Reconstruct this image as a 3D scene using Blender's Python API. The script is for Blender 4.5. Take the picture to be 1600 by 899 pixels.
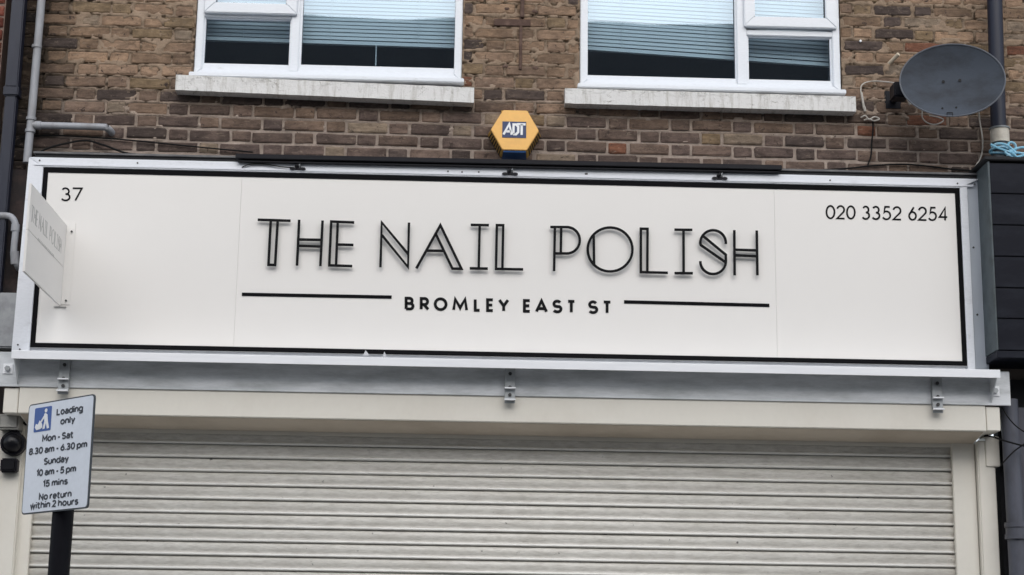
import bpy, bmesh, math, random
import numpy as np
from mathutils import Vector, Matrix, noise
random.seed(7)
S = bpy.context.scene
for o in list(bpy.data.objects): bpy.data.objects.remove(o)
col = S.collection

# ------------------------------------------------------------------ camera
CF, CP, CY, CR = 2723.48, 0.2231643, 0.0308439, 0.0142682
CX = (-0.140327, -8.973384, 1.6)
def cam_axes():
    cy, sy, cp, sp = math.cos(CY), math.sin(CY), math.cos(CP), math.sin(CP)
    f = Vector((sy*cp, cy*cp, sp)); r = Vector((cy, -sy, 0)); u = r.cross(f)
    cr, sr = math.cos(CR), math.sin(CR)
    return cr*r + sr*u, -sr*r + cr*u, f
AX, AU, AF = cam_axes()
camd = bpy.data.cameras.new('camera'); cam = bpy.data.objects.new('camera', camd); col.objects.link(cam)
camd.sensor_width = 36; camd.lens = 36*CF/1600; camd.clip_end = 500; camd.clip_start = .1
cam.matrix_world = Matrix((( AX.x, AU.x, -AF.x, CX[0]), (AX.y, AU.y, -AF.y, CX[1]), (AX.z, AU.z, -AF.z, CX[2]), (0, 0, 0, 1)))
S.camera = cam
def at(px, py, Y):
    """metre position, in the upright plane y = Y, of a spot measured on the photograph"""
    d = AX*((px-800)/CF) + AU*((449.5-py)/CF) + AF
    C = Vector(CX); return C + d*((Y-C.y)/d.y)
def project(p):
    q = Vector(p)-Vector(CX); w = q.dot(AF)
    return 800+CF*q.dot(AX)/w, 449.5-CF*q.dot(AU)/w

# ------------------------------------------------------------------ light
W = bpy.data.worlds.new('World'); S.world = W; W.use_nodes = True
nt = W.node_tree; nt.nodes.clear()
sky = nt.nodes.new('ShaderNodeTexSky'); sky.sky_type = 'NISHITA'; sky.sun_disc = False
SUN_EL, SUN_AZ = math.radians(31), math.radians(4)      # azimuth from the outward side of the wall, to the left
sky.sun_elevation = SUN_EL; sky.sun_rotation = math.radians(180-4); sky.dust_density = 1.2; sky.air_density = 1.0; sky.ozone_density = 1.0
hs = nt.nodes.new('ShaderNodeHueSaturation'); hs.inputs['Saturation'].default_value = .42
bg = nt.nodes.new('ShaderNodeBackground'); bg.inputs[1].default_value = .15
wo = nt.nodes.new('ShaderNodeOutputWorld')
nt.links.new(sky.outputs[0], hs.inputs['Color']); nt.links.new(hs.outputs[0], bg.inputs[0]); nt.links.new(bg.outputs[0], wo.inputs[0])
sd = bpy.data.lights.new('sun', 'SUN'); sd.energy = 1.5; sd.angle = math.radians(75); sd.color = (1, .97, .93)
so = bpy.data.objects.new('sun', sd); col.objects.link(so)
ddir = Vector((math.sin(SUN_AZ)*math.cos(SUN_EL), -math.cos(SUN_AZ)*math.cos(SUN_EL), math.sin(SUN_EL)))
so.rotation_euler = ddir.to_track_quat('Z', 'Y').to_euler(); so.location = (0, -5, 12)
S.view_settings.view_transform = 'Standard'; S.view_settings.look = 'None'
S.view_settings.exposure = 0.61; S.view_settings.gamma = 1

# ------------------------------------------------------------------ materials
def nodes(name):
    m = bpy.data.materials.new(name); m.use_nodes = True
    t = m.node_tree; return m, t, t.nodes['Principled BSDF']
def L(t, a, b): t.links.new(a, b)
def coords(t, scale=(1, 1, 1)):
    g = t.nodes.new('ShaderNodeNewGeometry'); mp = t.nodes.new('ShaderNodeMapping'); mp.inputs['Scale'].default_value = scale
    L(t, g.outputs['Position'], mp.inputs[0]); return mp.outputs[0]
def nz(t, vec, scale, detail=4, rough=.6, dist=0):
    n = t.nodes.new('ShaderNodeTexNoise'); n.inputs['Scale'].default_value = scale; n.inputs['Detail'].default_value = detail
    n.inputs['Roughness'].default_value = rough; n.inputs['Distortion'].default_value = dist
    L(t, vec, n.inputs['Vector']); return n.outputs['Fac']
def ramp(t, fac, a, b, ca=(0, 0, 0), cb=(1, 1, 1)):
    r = t.nodes.new('ShaderNodeValToRGB'); r.color_ramp.elements[0].position = a; r.color_ramp.elements[1].position = b
    r.color_ramp.elements[0].color = (*ca, 1); r.color_ramp.elements[1].color = (*cb, 1); L(t, fac, r.inputs[0]); return r.outputs[0]
def mix(t, fac, a, b, mode='MIX'):
    m = t.nodes.new('ShaderNodeMix'); m.data_type = 'RGBA'; m.blend_type = mode
    for s, v in ((m.inputs['Factor'], fac), (m.inputs[6], a), (m.inputs[7], b)):
        if isinstance(v, (int, float)): s.default_value = v
        elif isinstance(v, tuple): s.default_value = (*v, 1)
        else: L(t, v, s)
    return m.outputs[2]
def bump(t, p, h, strength=.3, dist=.002):
    b = t.nodes.new('ShaderNodeBump'); b.inputs['Strength'].default_value = strength; b.inputs['Distance'].default_value = dist
    L(t, h, b.inputs['Height']); L(t, b.outputs[0], p.inputs['Normal'])
def M(name, base, rough=.6, metal=0, grime=None, amount=.4, gscale=3, gstretch=(1, 1, 1), fine=40, bstr=.1, lo=.45, hi=.7, spec=.5, mottle=.14):
    m, t, p = nodes(name); p.inputs['Roughness'].default_value = rough; p.inputs['Metallic'].default_value = metal
    p.inputs['Specular IOR Level'].default_value = spec
    v = coords(t, gstretch)
    c = base
    f = nz(t, v, gscale, 6, .65)
    if grime: 
        k = t.nodes.new('ShaderNodeMath'); k.operation = 'MULTIPLY'; k.inputs[1].default_value = amount
        L(t, ramp(t, f, lo, hi), k.inputs[0]); c = mix(t, k.outputs[0], base, grime)
    f2 = nz(t, v, fine, 3)
    c = mix(t, mottle, c, ramp(t, f2, .3, .7, (.5, .5, .5), (1, 1, 1)), 'MULTIPLY')
    L(t, c, p.inputs['Base Color'])
    if bstr: bump(t, p, f2, bstr)
    return m
PANEL = M('cream_sign_board', (.795, .77, .735), .45, 0, (.77, .75, .715), .3, .8, fine=6, bstr=0, mottle=.02)
BLACK = M('black_vinyl', (.006, .006, .007), .8, bstr=0, spec=.08)
ACRYL = M('black_acrylic', (.006, .006, .007), .6, bstr=0, spec=.12)
INK = M('black_print', (.010, .010, .011), .7, bstr=0, spec=.1)
TRIM = M('white_aluminium_trim', (.78, .80, .84), .35, 0, (.45, .46, .47), .5, 6, (1, 1, 3), bstr=.03, lo=.55, hi=.8)
TRIM2 = M('dull_aluminium', (.50, .54, .60), .35, .3, (.30, .33, .36), .5, 5, (1, 1, .4), bstr=.03)
GALV = M('galvanised_steel', (.72, .74, .76), .5, .0, (.33, .35, .35), .95, 5, (.5, 1, 2.4), fine=60, bstr=.05, lo=.4, hi=.75)
GALVL = M('bright_galvanised_edge', (.88, .89, .91), .4, 0, (.7, .72, .75), .3, 5, (1, 1, 8), bstr=.03, mottle=.03)
BRKT = M('zinc_bracket', (.42, .44, .45), .45, .4, (.2, .2, .2), .5, 20, bstr=.05)
CREAM = M('cream_painted_metal', (.78, .745, .665), .42, 0, (.50, .43, .34), .25, 2.2, (1.2, 1, .9), fine=30, bstr=.04, lo=.5, hi=.85, mottle=.05)
UPVC = M('white_window_plastic', (.76, .79, .83), .3, 0, (.5, .5, .48), .5, 14, (1, 1, 4), bstr=.02, lo=.62, hi=.8)
DARKPIPE = M('dark_blue_grey_plastic', (.014, .017, .032), .45, 0, (.03, .034, .05), .5, 5, (2, 2, .4), bstr=.03, spec=.35)
GREYPIPE = M('weathered_grey_pipe', (.34, .35, .375), .5, 0, (.16, .15, .14), .7, 9, (1, 1, .35), bstr=.1)
LOWPIPE = M('grey_iron_pipe', (.085, .09, .115), .5, 0, (.045, .045, .05), .8, 7, (1, 1, .4), bstr=.1)
NEARBLACK = M('black_recess', (.012, .012, .014), .8)
SLATE = M('dark_clad_board', (.0065, .0075, .0135), .55, 0, (.022, .025, .035), .6, 3, (1, 1, 3), bstr=.08, spec=.15)
CHEEK = M('grey_green_cheek', (.07, .09, .10), .6, 0, (.03, .04, .04), .7, 12, bstr=.2)
LEAD = M('lead_flashing', (.11, .11, .115), .6, .2, (.28, .27, .25), .6, 9, (1, 1, 5), fine=60, bstr=.3)
LIGHTBAR = M('black_powder_coat', (.008, .008, .012), .45, 0, (.02, .02, .024), .4, 6, bstr=.02, spec=.18)
YEL = M('yellow_plastic', (.92, .52, .14), .4, 0, (.80, .44, .13), .5, 12, bstr=.02)
YELD = M('dark_yellow_plastic', (.62, .36, .08), .5, 0, (.2, .1, .03), .6, 30)
NAVY = M('navy_print', (.025, .045, .13), .4, bstr=0)
BLUELENS = M('blue_lens', (.02, .07, .20), .15, bstr=0)
WHITE = M('white_print', (.86, .87, .88), .4, bstr=0)
DISH = M('grey_perforated_dish', (.050, .062, .082), .8, 0, (.026, .030, .038), .9, 4.5, (1, 1, 1.8), fine=90, bstr=.25)
DISHRIM = M('dish_rim', (.11, .12, .14), .5)
CABW = M('dirty_white_cable', (.55, .52, .47), .5, 0, (.25, .22, .18), .6, 30)
CABK = M('black_cable', (.009, .009, .009), .7, spec=.15)
RUST = M('rusty_iron', (.075, .040, .028), .8, 0, (.16, .10, .075), .8, 25, fine=90, bstr=.5)
ROPE = M('pale_blue_rope', (.20, .50, .68), .6, 0, (.5, .65, .72), .7, 60, fine=180, bstr=.6)
SIGNW = M('sign_plate_white', (.76, .80, .87), .3, 0, (.68, .72, .79), .4, 5, bstr=.01)
SIGNB = M('sign_blue', (.025, .09, .34), .35, bstr=0)
SIGNK = M('sign_black_text', (.02, .025, .04), .4, bstr=0)
EDGE = M('dark_sign_edge', (.05, .06, .07), .5)
POST = M('black_post_paint', (.006, .006, .009), .55, 0, (.012, .012, .015), .5, 5, (1, 1, .4), bstr=.05, spec=.12)
DOME = M('black_gloss_plastic', (.006, .006, .008), .3, bstr=0, spec=.3)
GBOX = M('grey_box_plastic', (.36, .35, .32), .5, 0, (.22, .21, .2), .5, 9)
BLIND = M('white_blind_slat', (.56, .57, .58), .5, bstr=0, mottle=.02)
ROOM = M('dim_room_paint', (.12, .15, .20), .8)
ASPH = M('asphalt', (.09, .09, .092), .85, 0, (.08, .08, .08), .5, 2, fine=80, bstr=.5)
PAVE = M('concrete_paving', (.42, .41, .39), .8, 0, (.16, .155, .15), .6, 2, fine=60, bstr=.3)
KERB = M('granite_kerb', (.25, .25, .25), .7, fine=90)
STUCCO = M('painted_render', (.40, .38, .34), .8, 0, (.25, .24, .22), .5, 1)
ROOF = M('slate_roof', (.06, .065, .075), .7, 0, (.1, .1, .1), .5, 2)
GREYPANEL = M('pale_grey_panel', (.34, .35, .36), .6, 0, (.16, .16, .17), .7, 8)
SCREW = M('dark_screw_head', (.06, .06, .06), .4, .5)
GHOST = M('faint_grey_lettering', (.52, .51, .49), .5, bstr=0)

def shutter_mat():
    m, t, p = nodes('cream_shutter_lath'); p.inputs['Roughness'].default_value = .42
    v = coords(t, (1.1, 1, 5)); v2 = coords(t, (5, 1, 26)); v3 = coords(t, (1, 1, 1))
    a = ramp(t, nz(t, v, 2.6, 6, .7), .40, .72); b = ramp(t, nz(t, v2, 3.2, 5, .7), .42, .75)
    c = mix(t, a, (.73, .705, .65), (.58, .555, .50))
    k = t.nodes.new('ShaderNodeMath'); k.operation = 'MULTIPLY'; k.inputs[1].default_value = .65; L(t, b, k.inputs[0])
    c = mix(t, k.outputs[0], c, (.38, .35, .31))
    s = ramp(t, nz(t, v3, 26, 3, .5), .70, .76); c = mix(t, s, c, (.12, .11, .10))
    L(t, c, p.inputs['Base Color']); bump(t, p, nz(t, v3, 9, 3), .25, .006); return m
LATH = shutter_mat()
ROLL = M('lit_lath_edge', (.86, .85, .81), .35, 0, (.6, .58, .54), .5, 6, (1.5, 1, 10), bstr=0, mottle=.05)  # paler colour paints the top-lit highlight along each lath's hinge roll

def sill_mat():
    m, t, p = nodes('flaking_white_sill_paint'); p.inputs['Roughness'].default_value = .75
    v = coords(t, (1, 1, 1)); vs = coords(t, (5, 1, .7))
    b = ramp(t, nz(t, vs, 8, 6, .7), .50, .72); c = mix(t, b, (.72, .71, .69), (.46, .44, .40))
    g = t.nodes.new('ShaderNodeTexCoord'); sp = t.nodes.new('ShaderNodeSeparateXYZ'); L(t, g.outputs['Generated'], sp.inputs[0])
    k = ramp(t, nz(t, coords(t, (.5, 1, 1.2)), 20, 9, .85, 1.0), .50, .60); q = ramp(t, sp.outputs[2], .45, .85)
    m2 = t.nodes.new('ShaderNodeMath'); m2.operation = 'MULTIPLY'; L(t, k, m2.inputs[0]); L(t, q, m2.inputs[1]); c = mix(t, m2.outputs[0], c, (.20, .185, .165))
    k = ramp(t, nz(t, coords(t, (.7, 1, 1)), 15, 10, .9, 1.5), .575, .60); c = mix(t, k, c, (.30, .28, .25))
    L(t, c, p.inputs['Base Color']); bump(t, p, nz(t, v, 45, 6, .8), .6, .006); return m
SILL = sill_mat()

def brick_mat(name, attr):
    m, t, p = nodes(name); p.inputs['Roughness'].default_value = .9; p.inputs['Specular IOR Level'].default_value = .25
    if attr:
        a = t.nodes.new('ShaderNodeAttribute'); a.attribute_name = 'tone'; base = a.outputs['Color']
    else:
        a = t.nodes.new('ShaderNodeObjectInfo'); base = a.outputs['Color']
    v = coords(t); vs = coords(t, (.6, 1, 1.6))
    g = ramp(t, nz(t, vs, 22, 8, .75), .30, .72, (.34, .32, .31), (1.5, 1.46, 1.40)); c = mix(t, .9, base, g, 'MULTIPLY')
    c = mix(t, .8, c, ramp(t, nz(t, v, 2.6, 5, .7), .34, .66, (.62, .62, .64), (1.25, 1.22, 1.15)), 'MULTIPLY')
    d = ramp(t, nz(t, v, 30, 7, .75, .5), .585, .65); c = mix(t, d, c, (.045, .032, .028))
    s = ramp(t, nz(t, vs, 34, 8, .8, .8), .56, .66); 
    k = t.nodes.new('ShaderNodeMath'); k.operation = 'MULTIPLY'; k.inputs[1].default_value = .55; L(t, s, k.inputs[0])
    c = mix(t, k.outputs[0], c, (.33, .26, .20))
    L(t, c, p.inputs['Base Color']); bump(t, p, nz(t, v, 70, 8, .8), .9, .006); return m
BRICK = brick_mat('stock_brick', False); BRICKF = brick_mat('stock_brick_rest', True)
def mortar_mat():
    m, t, p = nodes('sandy_mortar'); p.inputs['Roughness'].default_value = .95; p.inputs['Specular IOR Level'].default_value = .2
    v = coords(t); a = t.nodes.new('ShaderNodeAttribute'); a.attribute_name = 'tone'
    g = ramp(t, nz(t, v, 14, 8, .75), .3, .72, (.55, .53, .5), (1.25, 1.22, 1.2)); c = mix(t, .85, a.outputs['Color'], g, 'MULTIPLY')
    d = ramp(t, nz(t, v, 48, 6, .8, .5), .60, .67); c = mix(t, d, c, (.07, .055, .045))
    L(t, c, p.inputs['Base Color']); bump(t, p, nz(t, v, 80, 8, .8), .9, .006); return m
MORTAR = mortar_mat()

def glass_mat():
    m = bpy.data.materials.new('window_glass'); m.use_nodes = True; t = m.node_tree; t.nodes.clear()
    o = t.nodes.new('ShaderNodeOutputMaterial'); mx = t.nodes.new('ShaderNodeMixShader')
    tr = t.nodes.new('ShaderNodeBsdfTransparent'); tr.inputs[0].default_value = (.70, .82, .88, 1)
    gl = t.nodes.new('ShaderNodeBsdfGlossy'); gl.inputs['Roughness'].default_value = .015; gl.inputs[0].default_value = (.72, .86, 1, 1)
    fr = t.nodes.new('ShaderNodeFresnel'); fr.inputs[0].default_value = 1.52
    k = t.nodes.new('ShaderNodeMath'); k.operation = 'MULTIPLY_ADD'; k.inputs[1].default_value = 1.0; k.inputs[2].default_value = .058
    v = coords(t, (1, 1, 1)); b = t.nodes.new('ShaderNodeBump'); b.inputs['Strength'].default_value = .12; b.inputs['Distance'].default_value = .006
    L(t, nz(t, v, 1.6, 1), b.inputs['Height']); L(t, b.outputs[0], gl.inputs['Normal'])
    L(t, fr.outputs[0], k.inputs[0]); L(t, k.outputs[0], mx.inputs[0]); L(t, tr.outputs[0], mx.inputs[1]); L(t, gl.outputs[0], mx.inputs[2]); L(t, mx.outputs[0], o.inputs[0])
    return m
GLASS = glass_mat()

# ------------------------------------------------------------------ builders
def tag(o, label=None, cat=None, group=None, kind=None):
    if label: o['label'] = label
    if cat: o['category'] = cat
    if group: o['group'] = group
    if kind: o['kind'] = kind
    return o
def empty(name, loc, label=None, cat=None, group=None):
    o = bpy.data.objects.new(name, None); o.location = loc; o.empty_display_size = .1; col.objects.link(o)
    return tag(o, label, cat, group)
def world_loc(p):
    v = Vector((0, 0, 0))
    while p is not None: v += Vector(p.location); p = p.parent
    return v
class MB:
    def __init__(s): s.v = []; s.f = []
    def add(s, vs, fs):
        n = len(s.v); s.v += [tuple(x) for x in vs]; s.f += [tuple(i+n for i in f) for f in fs]; return s
    def box(s, x0, x1, y0, y1, z0, z1):
        return s.add([(x0,y0,z0),(x1,y0,z0),(x1,y1,z0),(x0,y1,z0),(x0,y0,z1),(x1,y0,z1),(x1,y1,z1),(x0,y1,z1)],
                     [(0,1,5,4),(1,2,6,5),(2,3,7,6),(3,0,4,7),(4,5,6,7),(3,2,1,0)])
    def prism(s, poly, axis, a, b):
        """poly: 2-D outline; axis x: points are (y,z); axis y: (x,z); axis z: (x,y)"""
        n = len(poly)
        def p(q, t): return {'x': (t, q[0], q[1]), 'y': (q[0], t, q[1]), 'z': (q[0], q[1], t)}[axis]
        return s.add([p(q, a) for q in poly]+[p(q, b) for q in poly],
                     [tuple(range(n)), tuple(range(2*n-1, n-1, -1))]+[(i, i+n, (i+1) % n+n, (i+1) % n) for i in range(n)])
    def tube(s, pts, r, n=10, caps=True):
        pts = [Vector(p) for p in pts]; rings = []
        up = Vector((.13, .21, .97)).normalized()
        rr = r if isinstance(r, (list, tuple)) else [r]*len(pts)
        for i, p in enumerate(pts):
            d = (pts[min(i+1, len(pts)-1)]-pts[max(i-1, 0)]).normalized()
            a = d.cross(up)
            if a.length < .05: a = d.cross(Vector((1, 0, 0)))
            a.normalize(); b = d.cross(a)
            rings.append([p+(a*math.cos(2*math.pi*k/n)+b*math.sin(2*math.pi*k/n))*rr[i] for k in range(n)])
        base = len(s.v)
        for R_ in rings: s.v += [tuple(x) for x in R_]
        for i in range(len(rings)-1):
            for k in range(n):
                a, b = base+i*n+k, base+i*n+(k+1) % n; s.f.append((a, b, b+n, a+n))
        if caps:
            s.f.append(tuple(base+k for k in range(n))[::-1]); s.f.append(tuple(base+(len(rings)-1)*n+k for k in range(n)))
        return s
    def cyl(s, a, b, r, n=14): return s.tube([a, b], r, n)
    def ribbon(s, pts, w, y0, y1, closed=False):
        """flat stroke of width w following (x,z) points, from depth y0 (front) to y1"""
        P = [Vector(p) for p in pts]; n = len(P); Lf = []; Rt = []
        for i in range(n):
            a = P[i-1] if (closed or i > 0) else None; b = P[(i+1) % n] if (closed or i < n-1) else None
            d1 = (P[i]-a).normalized() if a is not None else None; d2 = (b-P[i]).normalized() if b is not None else None
            if d1 is None: d1 = d2
            if d2 is None: d2 = d1
            n1 = Vector((-d1.y, d1.x)); n2 = Vector((-d2.y, d2.x)); m = n1+n2
            if m.length < 1e-4: m = n1
            m.normalize(); k = w/2/max(.45, m.dot(n1)); Lf.append(P[i]+m*k); Rt.append(P[i]-m*k)
        vs = []
        for q in range(n):
            vs += [(Lf[q].x, y0, Lf[q].y), (Rt[q].x, y0, Rt[q].y), (Lf[q].x, y1, Lf[q].y), (Rt[q].x, y1, Rt[q].y)]
        fs = []
        for q in range(n if closed else n-1):
            a, b = q*4, ((q+1) % n)*4
            fs += [(a, b, b+1, a+1), (a, a+2, b+2, b), (a+1, b+1, b+3, a+3), (a+2, a+3, b+3, b+2)]
        if not closed: fs += [(0, 1, 3, 2), (4*n-4, 4*n-2, 4*n-1, 4*n-3)]
        return s.add(vs, fs)
    def build(s, name, mat, parent=None, bevel=0, smooth=False, seg=2):
        off = world_loc(parent) if parent is not None else Vector((0, 0, 0))
        me = bpy.data.meshes.new(name)
        if parent is None and s.v:
            xs = [v[0] for v in s.v]; ys = [v[1] for v in s.v]; zs = [v[2] for v in s.v]
            off = Vector(((min(xs)+max(xs))/2, (min(ys)+max(ys))/2, min(zs)))
        me.from_pydata([(v[0]-off.x, v[1]-off.y, v[2]-off.z) for v in s.v], [], s.f); me.update()
        bm = bmesh.new(); bm.from_mesh(me); bmesh.ops.recalc_face_normals(bm, faces=bm.faces)
        if bevel:
            try: bmesh.ops.bevel(bm, geom=[e for e in bm.edges if len(e.link_faces) == 2 and e.calc_face_angle(0) > .6], offset=bevel, segments=seg, affect='EDGES', clamp_overlap=True)
            except Exception: pass
        if smooth:
            for f in bm.faces: f.smooth = True
            for e in bm.edges: e.smooth = not (len(e.link_faces) == 2 and e.calc_face_angle(0) > .7)
        bm.to_mesh(me); bm.free(); me.materials.append(mat)
        o = bpy.data.objects.new(name, me); col.objects.link(o)
        if parent is not None: o.parent = parent
        else: o.location = off
        return o
def copy_part(o, parent, dloc=(0, 0, 0)):
    c = o.copy(); col.objects.link(c); c.parent = parent; c.location = Vector(o.location)+Vector(dloc); return c
def spline(pts, n=8):
    P = [Vector(p) for p in pts]; out = []
    P = [P[0]*2-P[1]]+P+[P[-1]*2-P[-2]]
    for i in range(1, len(P)-2):
        for k in range(n):
            t = k/n; a, b, c, d = P[i-1], P[i], P[i+1], P[i+2]
            out.append(.5*((2*b)+(c-a)*t+(2*a-5*b+4*c-d)*t*t+(3*b-a-3*c+d)*t**3))
    out.append(P[-2]); return out
def arc(cx, cz, rx, rz, a0, a1, n=16): return [(cx+rx*math.cos(math.radians(a0+(a1-a0)*i/n)), cz+rz*math.sin(math.radians(a0+(a1-a0)*i/n))) for i in range(n+1)]
def pxz(x, y, Y): p = at(x, y, Y); return (p.x, p.z)

# ------------------------------------------------------------------ ground
tag(MB().box(-60, 60, -60, 40, -.3, 0).build('ground', ASPH), kind='structure')
tag(MB().box(-40, 40, -1.95, .6, .004, .12).build('pavement', PAVE), kind='structure')
k = MB(); 
for i in range(44): k.box(-20+i*.92, -20+i*.92+.912, -2.10, -1.955, .004, .125)
tag(k.build('kerb', KERB), kind='structure')
tag(MB().box(-40, 40, -15.2, -12.2, .004, .12).build('pavement', PAVE), kind='structure')

# ------------------------------------------------------------------ brick building
TILT = -.008; COURSE = .0703; ZREF = 4.512; XREF = 2.27
PER = .3375; FX = 2.216
bld = empty('brick_building', (.1, 0, 0), 'old brown stock brick upper floor with two white windows above the cream shop sign', 'building')
WX0, WX1 = -2.60, 3.75
win1 = (-1.603, -.150, 4.775, 5.98); win2 = (.486, 1.922, 4.765, 5.98)
def tone(x, z, rng):
    """brick colour: yellow-brown high up and at the left, purple-brown near the sign"""
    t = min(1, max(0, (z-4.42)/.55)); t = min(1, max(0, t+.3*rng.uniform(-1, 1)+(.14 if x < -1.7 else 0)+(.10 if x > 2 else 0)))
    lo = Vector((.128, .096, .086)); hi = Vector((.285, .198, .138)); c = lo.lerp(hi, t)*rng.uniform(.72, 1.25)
    r = rng.random()
    if r < .022: c = Vector((.19, .088, .058))*rng.uniform(.8, 1.1)
    elif r < .12: c = Vector((.085, .066, .060))*rng.uniform(.8, 1.3)
    elif r < .12+.14*t: c = Vector((.265, .195, .125))*rng.uniform(.75, 1)
    elif r < .16+.18*t: c = Vector((.25, .20, .155))
    if x < -2.36: c = c*.16                      # much darker bricks beside the corner
    elif x < -2.22: c = c*.6
    return (c.x, c.y, c.z, 1)
def brick_mesh(w, h, seed):
    """42 triangles: uneven front face with softened arrises, and the skirt that runs into the joint"""
    rng = random.Random(seed); nx = 4; me = bpy.data.meshes.new('brick'); v = []; f = []
    US = (-.5, -.5+.010/w, .5-.010/w, .5); VS = (-.5, -.34, .34, .5)
    for j in range(4):
        for i in range(nx):
            u = w*US[i]; q = h*VS[j]; e = (i in (0, nx-1)) or (j in (0, 3))
            if i in (0, nx-1): u *= rng.uniform(.955, 1.0)
            if j in (0, 3): q *= rng.uniform(.86, 1.04)
            if i in (0, nx-1) and j in (0, 3): u *= .985; q *= .93
            v.append((u, (rng.uniform(.0005, .0030) if e else rng.uniform(-.0030, -.0010)), q))
    for j in range(3):
        for i in range(nx-1): f.append((j*nx+i, j*nx+i+1, (j+1)*nx+i+1, (j+1)*nx+i))
    ring = [0, 1, 2, 3, 7, 11, 15, 14, 13, 12, 8, 4]
    b = len(v)
    for r in ring: v.append((v[r][0]*1.01, .03, v[r][2]*1.02))
    for q in range(len(ring)): f.append((ring[q], b+q, b+(q+1) % len(ring), ring[(q+1) % len(ring)]))
    me.from_pydata(v, [], f); me.update()
    for p in me.polygons: p.use_smooth = False
    me.materials.append(BRICK); return me
SW, HW, BH = .2145, .0995, .0585
VAR = {}
def variant(w, k):
    kind = 's' if w > .15 else 'h'; key = (kind, k)
    if key not in VAR: VAR[key] = (brick_mesh(SW if kind == 's' else HW, BH, hash(key) % 9999 if False else (k*7+(3 if kind == 's' else 101))), SW if kind == 's' else HW)
    return VAR[key]
def clip(a, b, holes):
    segs = [(a, b)]
    for h0, h1 in holes:
        out = []
        for s0, s1 in segs:
            if h1 <= s0 or h0 >= s1: out.append((s0, s1)); continue
            if h0 > s0: out.append((s0, h0))
            if h1 < s1: out.append((h1, s1))
        segs = out
    return [s for s in segs if s[1]-s[0] > .03]
def lay(z_lo, z_hi, x_lo, x_hi, openings, rng, tilt=TILT, zref=ZREF):
    out = []; r0 = int((z_lo-zref)/COURSE)-2; r1 = int((z_hi-zref)/COURSE)+2
    for r in range(r0, r1):
        zc = zref+(r+.5)*COURSE; ph = FX if r % 2 == 0 else FX+PER/2
        n0 = int((x_lo-ph)/PER)-1
        for q in range(n0, n0+int((x_hi-x_lo)/PER)+4):
            for cx, w in ((ph+q*PER, SW), (ph+(q+.5)*PER, HW)):
                if r > 2 and rng.random() < .10: w *= .97
                cx += rng.uniform(-.004, .004)
                zz = zc+tilt*(cx-XREF); 
                if zz < z_lo or zz > z_hi: continue
                a, b = max(cx-w/2, x_lo), min(cx+w/2, x_hi)
                if b-a < .03: continue
                hs_ = [(o[0]-.004, o[1]+.004) for o in openings if o[2]-.02 < zz < o[3]+.02]
                for s0, s1 in clip(a, b, hs_): out.append(((s0+s1)/2, zz+rng.uniform(-.0025, .0025), s1-s0))
    return out
def place_bricks(items, parent, limit, tonef, rng, y=-.006, view=True):
    def score(it):
        X, Z, w = it; px, py = project((X, 0, Z)); hw = w*140; hh = 9
        vx = max(0, min(1600, px+hw)-max(0, px-hw)); vy = max(0, min(899, py+hh)-max(0, py-hh)); return vx*vy
    sc = sorted([(score(i), n) for n, i in enumerate(items)], reverse=True)
    single = [n for s, n in sc[:limit] if s > 60]; sset = set(single); off = world_loc(parent)
    for n in sorted(single):
        X, Z, w = items[n]; me, w0 = variant(w, rng.randrange(9))
        o = bpy.data.objects.new('brick', me); col.objects.link(o); o.parent = parent
        o.location = (X-off.x, y+rng.uniform(-.002, .003)-off.y, Z-off.z); o.scale = (w/w0, 1, rng.uniform(.95, 1.05))
        o.rotation_euler = (rng.uniform(-.02, .02), rng.uniform(-.008, .008), rng.uniform(-.006, .006)); o.color = tonef(X, Z, rng)
    rest = [it for n, it in enumerate(items) if n not in sset]
    if not rest: return len(single)
    V = []; F = []; T = []
    for X, Z, w in rest:
        me, w0 = variant(w, rng.randrange(9)); b = len(V); c = tonef(X, Z, rng); yy = y+rng.uniform(-.002, .003)
        V += [(v.co.x*w/w0+X-off.x, v.co.y+yy-off.y, v.co.z+Z-off.z) for v in me.vertices]
        for p in me.polygons: F.append(tuple(b+i for i in p.vertices)); T.append(c)
    me = bpy.data.meshes.new('brickwork'); me.from_pydata(V, [], F); me.update(); a = me.color_attributes.new('tone', 'FLOAT_COLOR', 'CORNER')
    i = 0
    for p, c in zip(me.polygons, T):
        for _ in p.vertices: a.data[i].color = c; i += 1
    me.materials.append(BRICKF); o = bpy.data.objects.new('brickwork', me); col.objects.link(o); o.parent = parent; o['kind'] = 'stuff'
    return len(single)
rng = random.Random(11)
holes = [(win1[0], win1[1], win1[2]-.03, win1[3]), (win2[0], win2[1], win2[2]-.03, win2[3])]
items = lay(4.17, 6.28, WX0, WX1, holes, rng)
nb = place_bricks(items, bld, 300, tone, rng)

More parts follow.
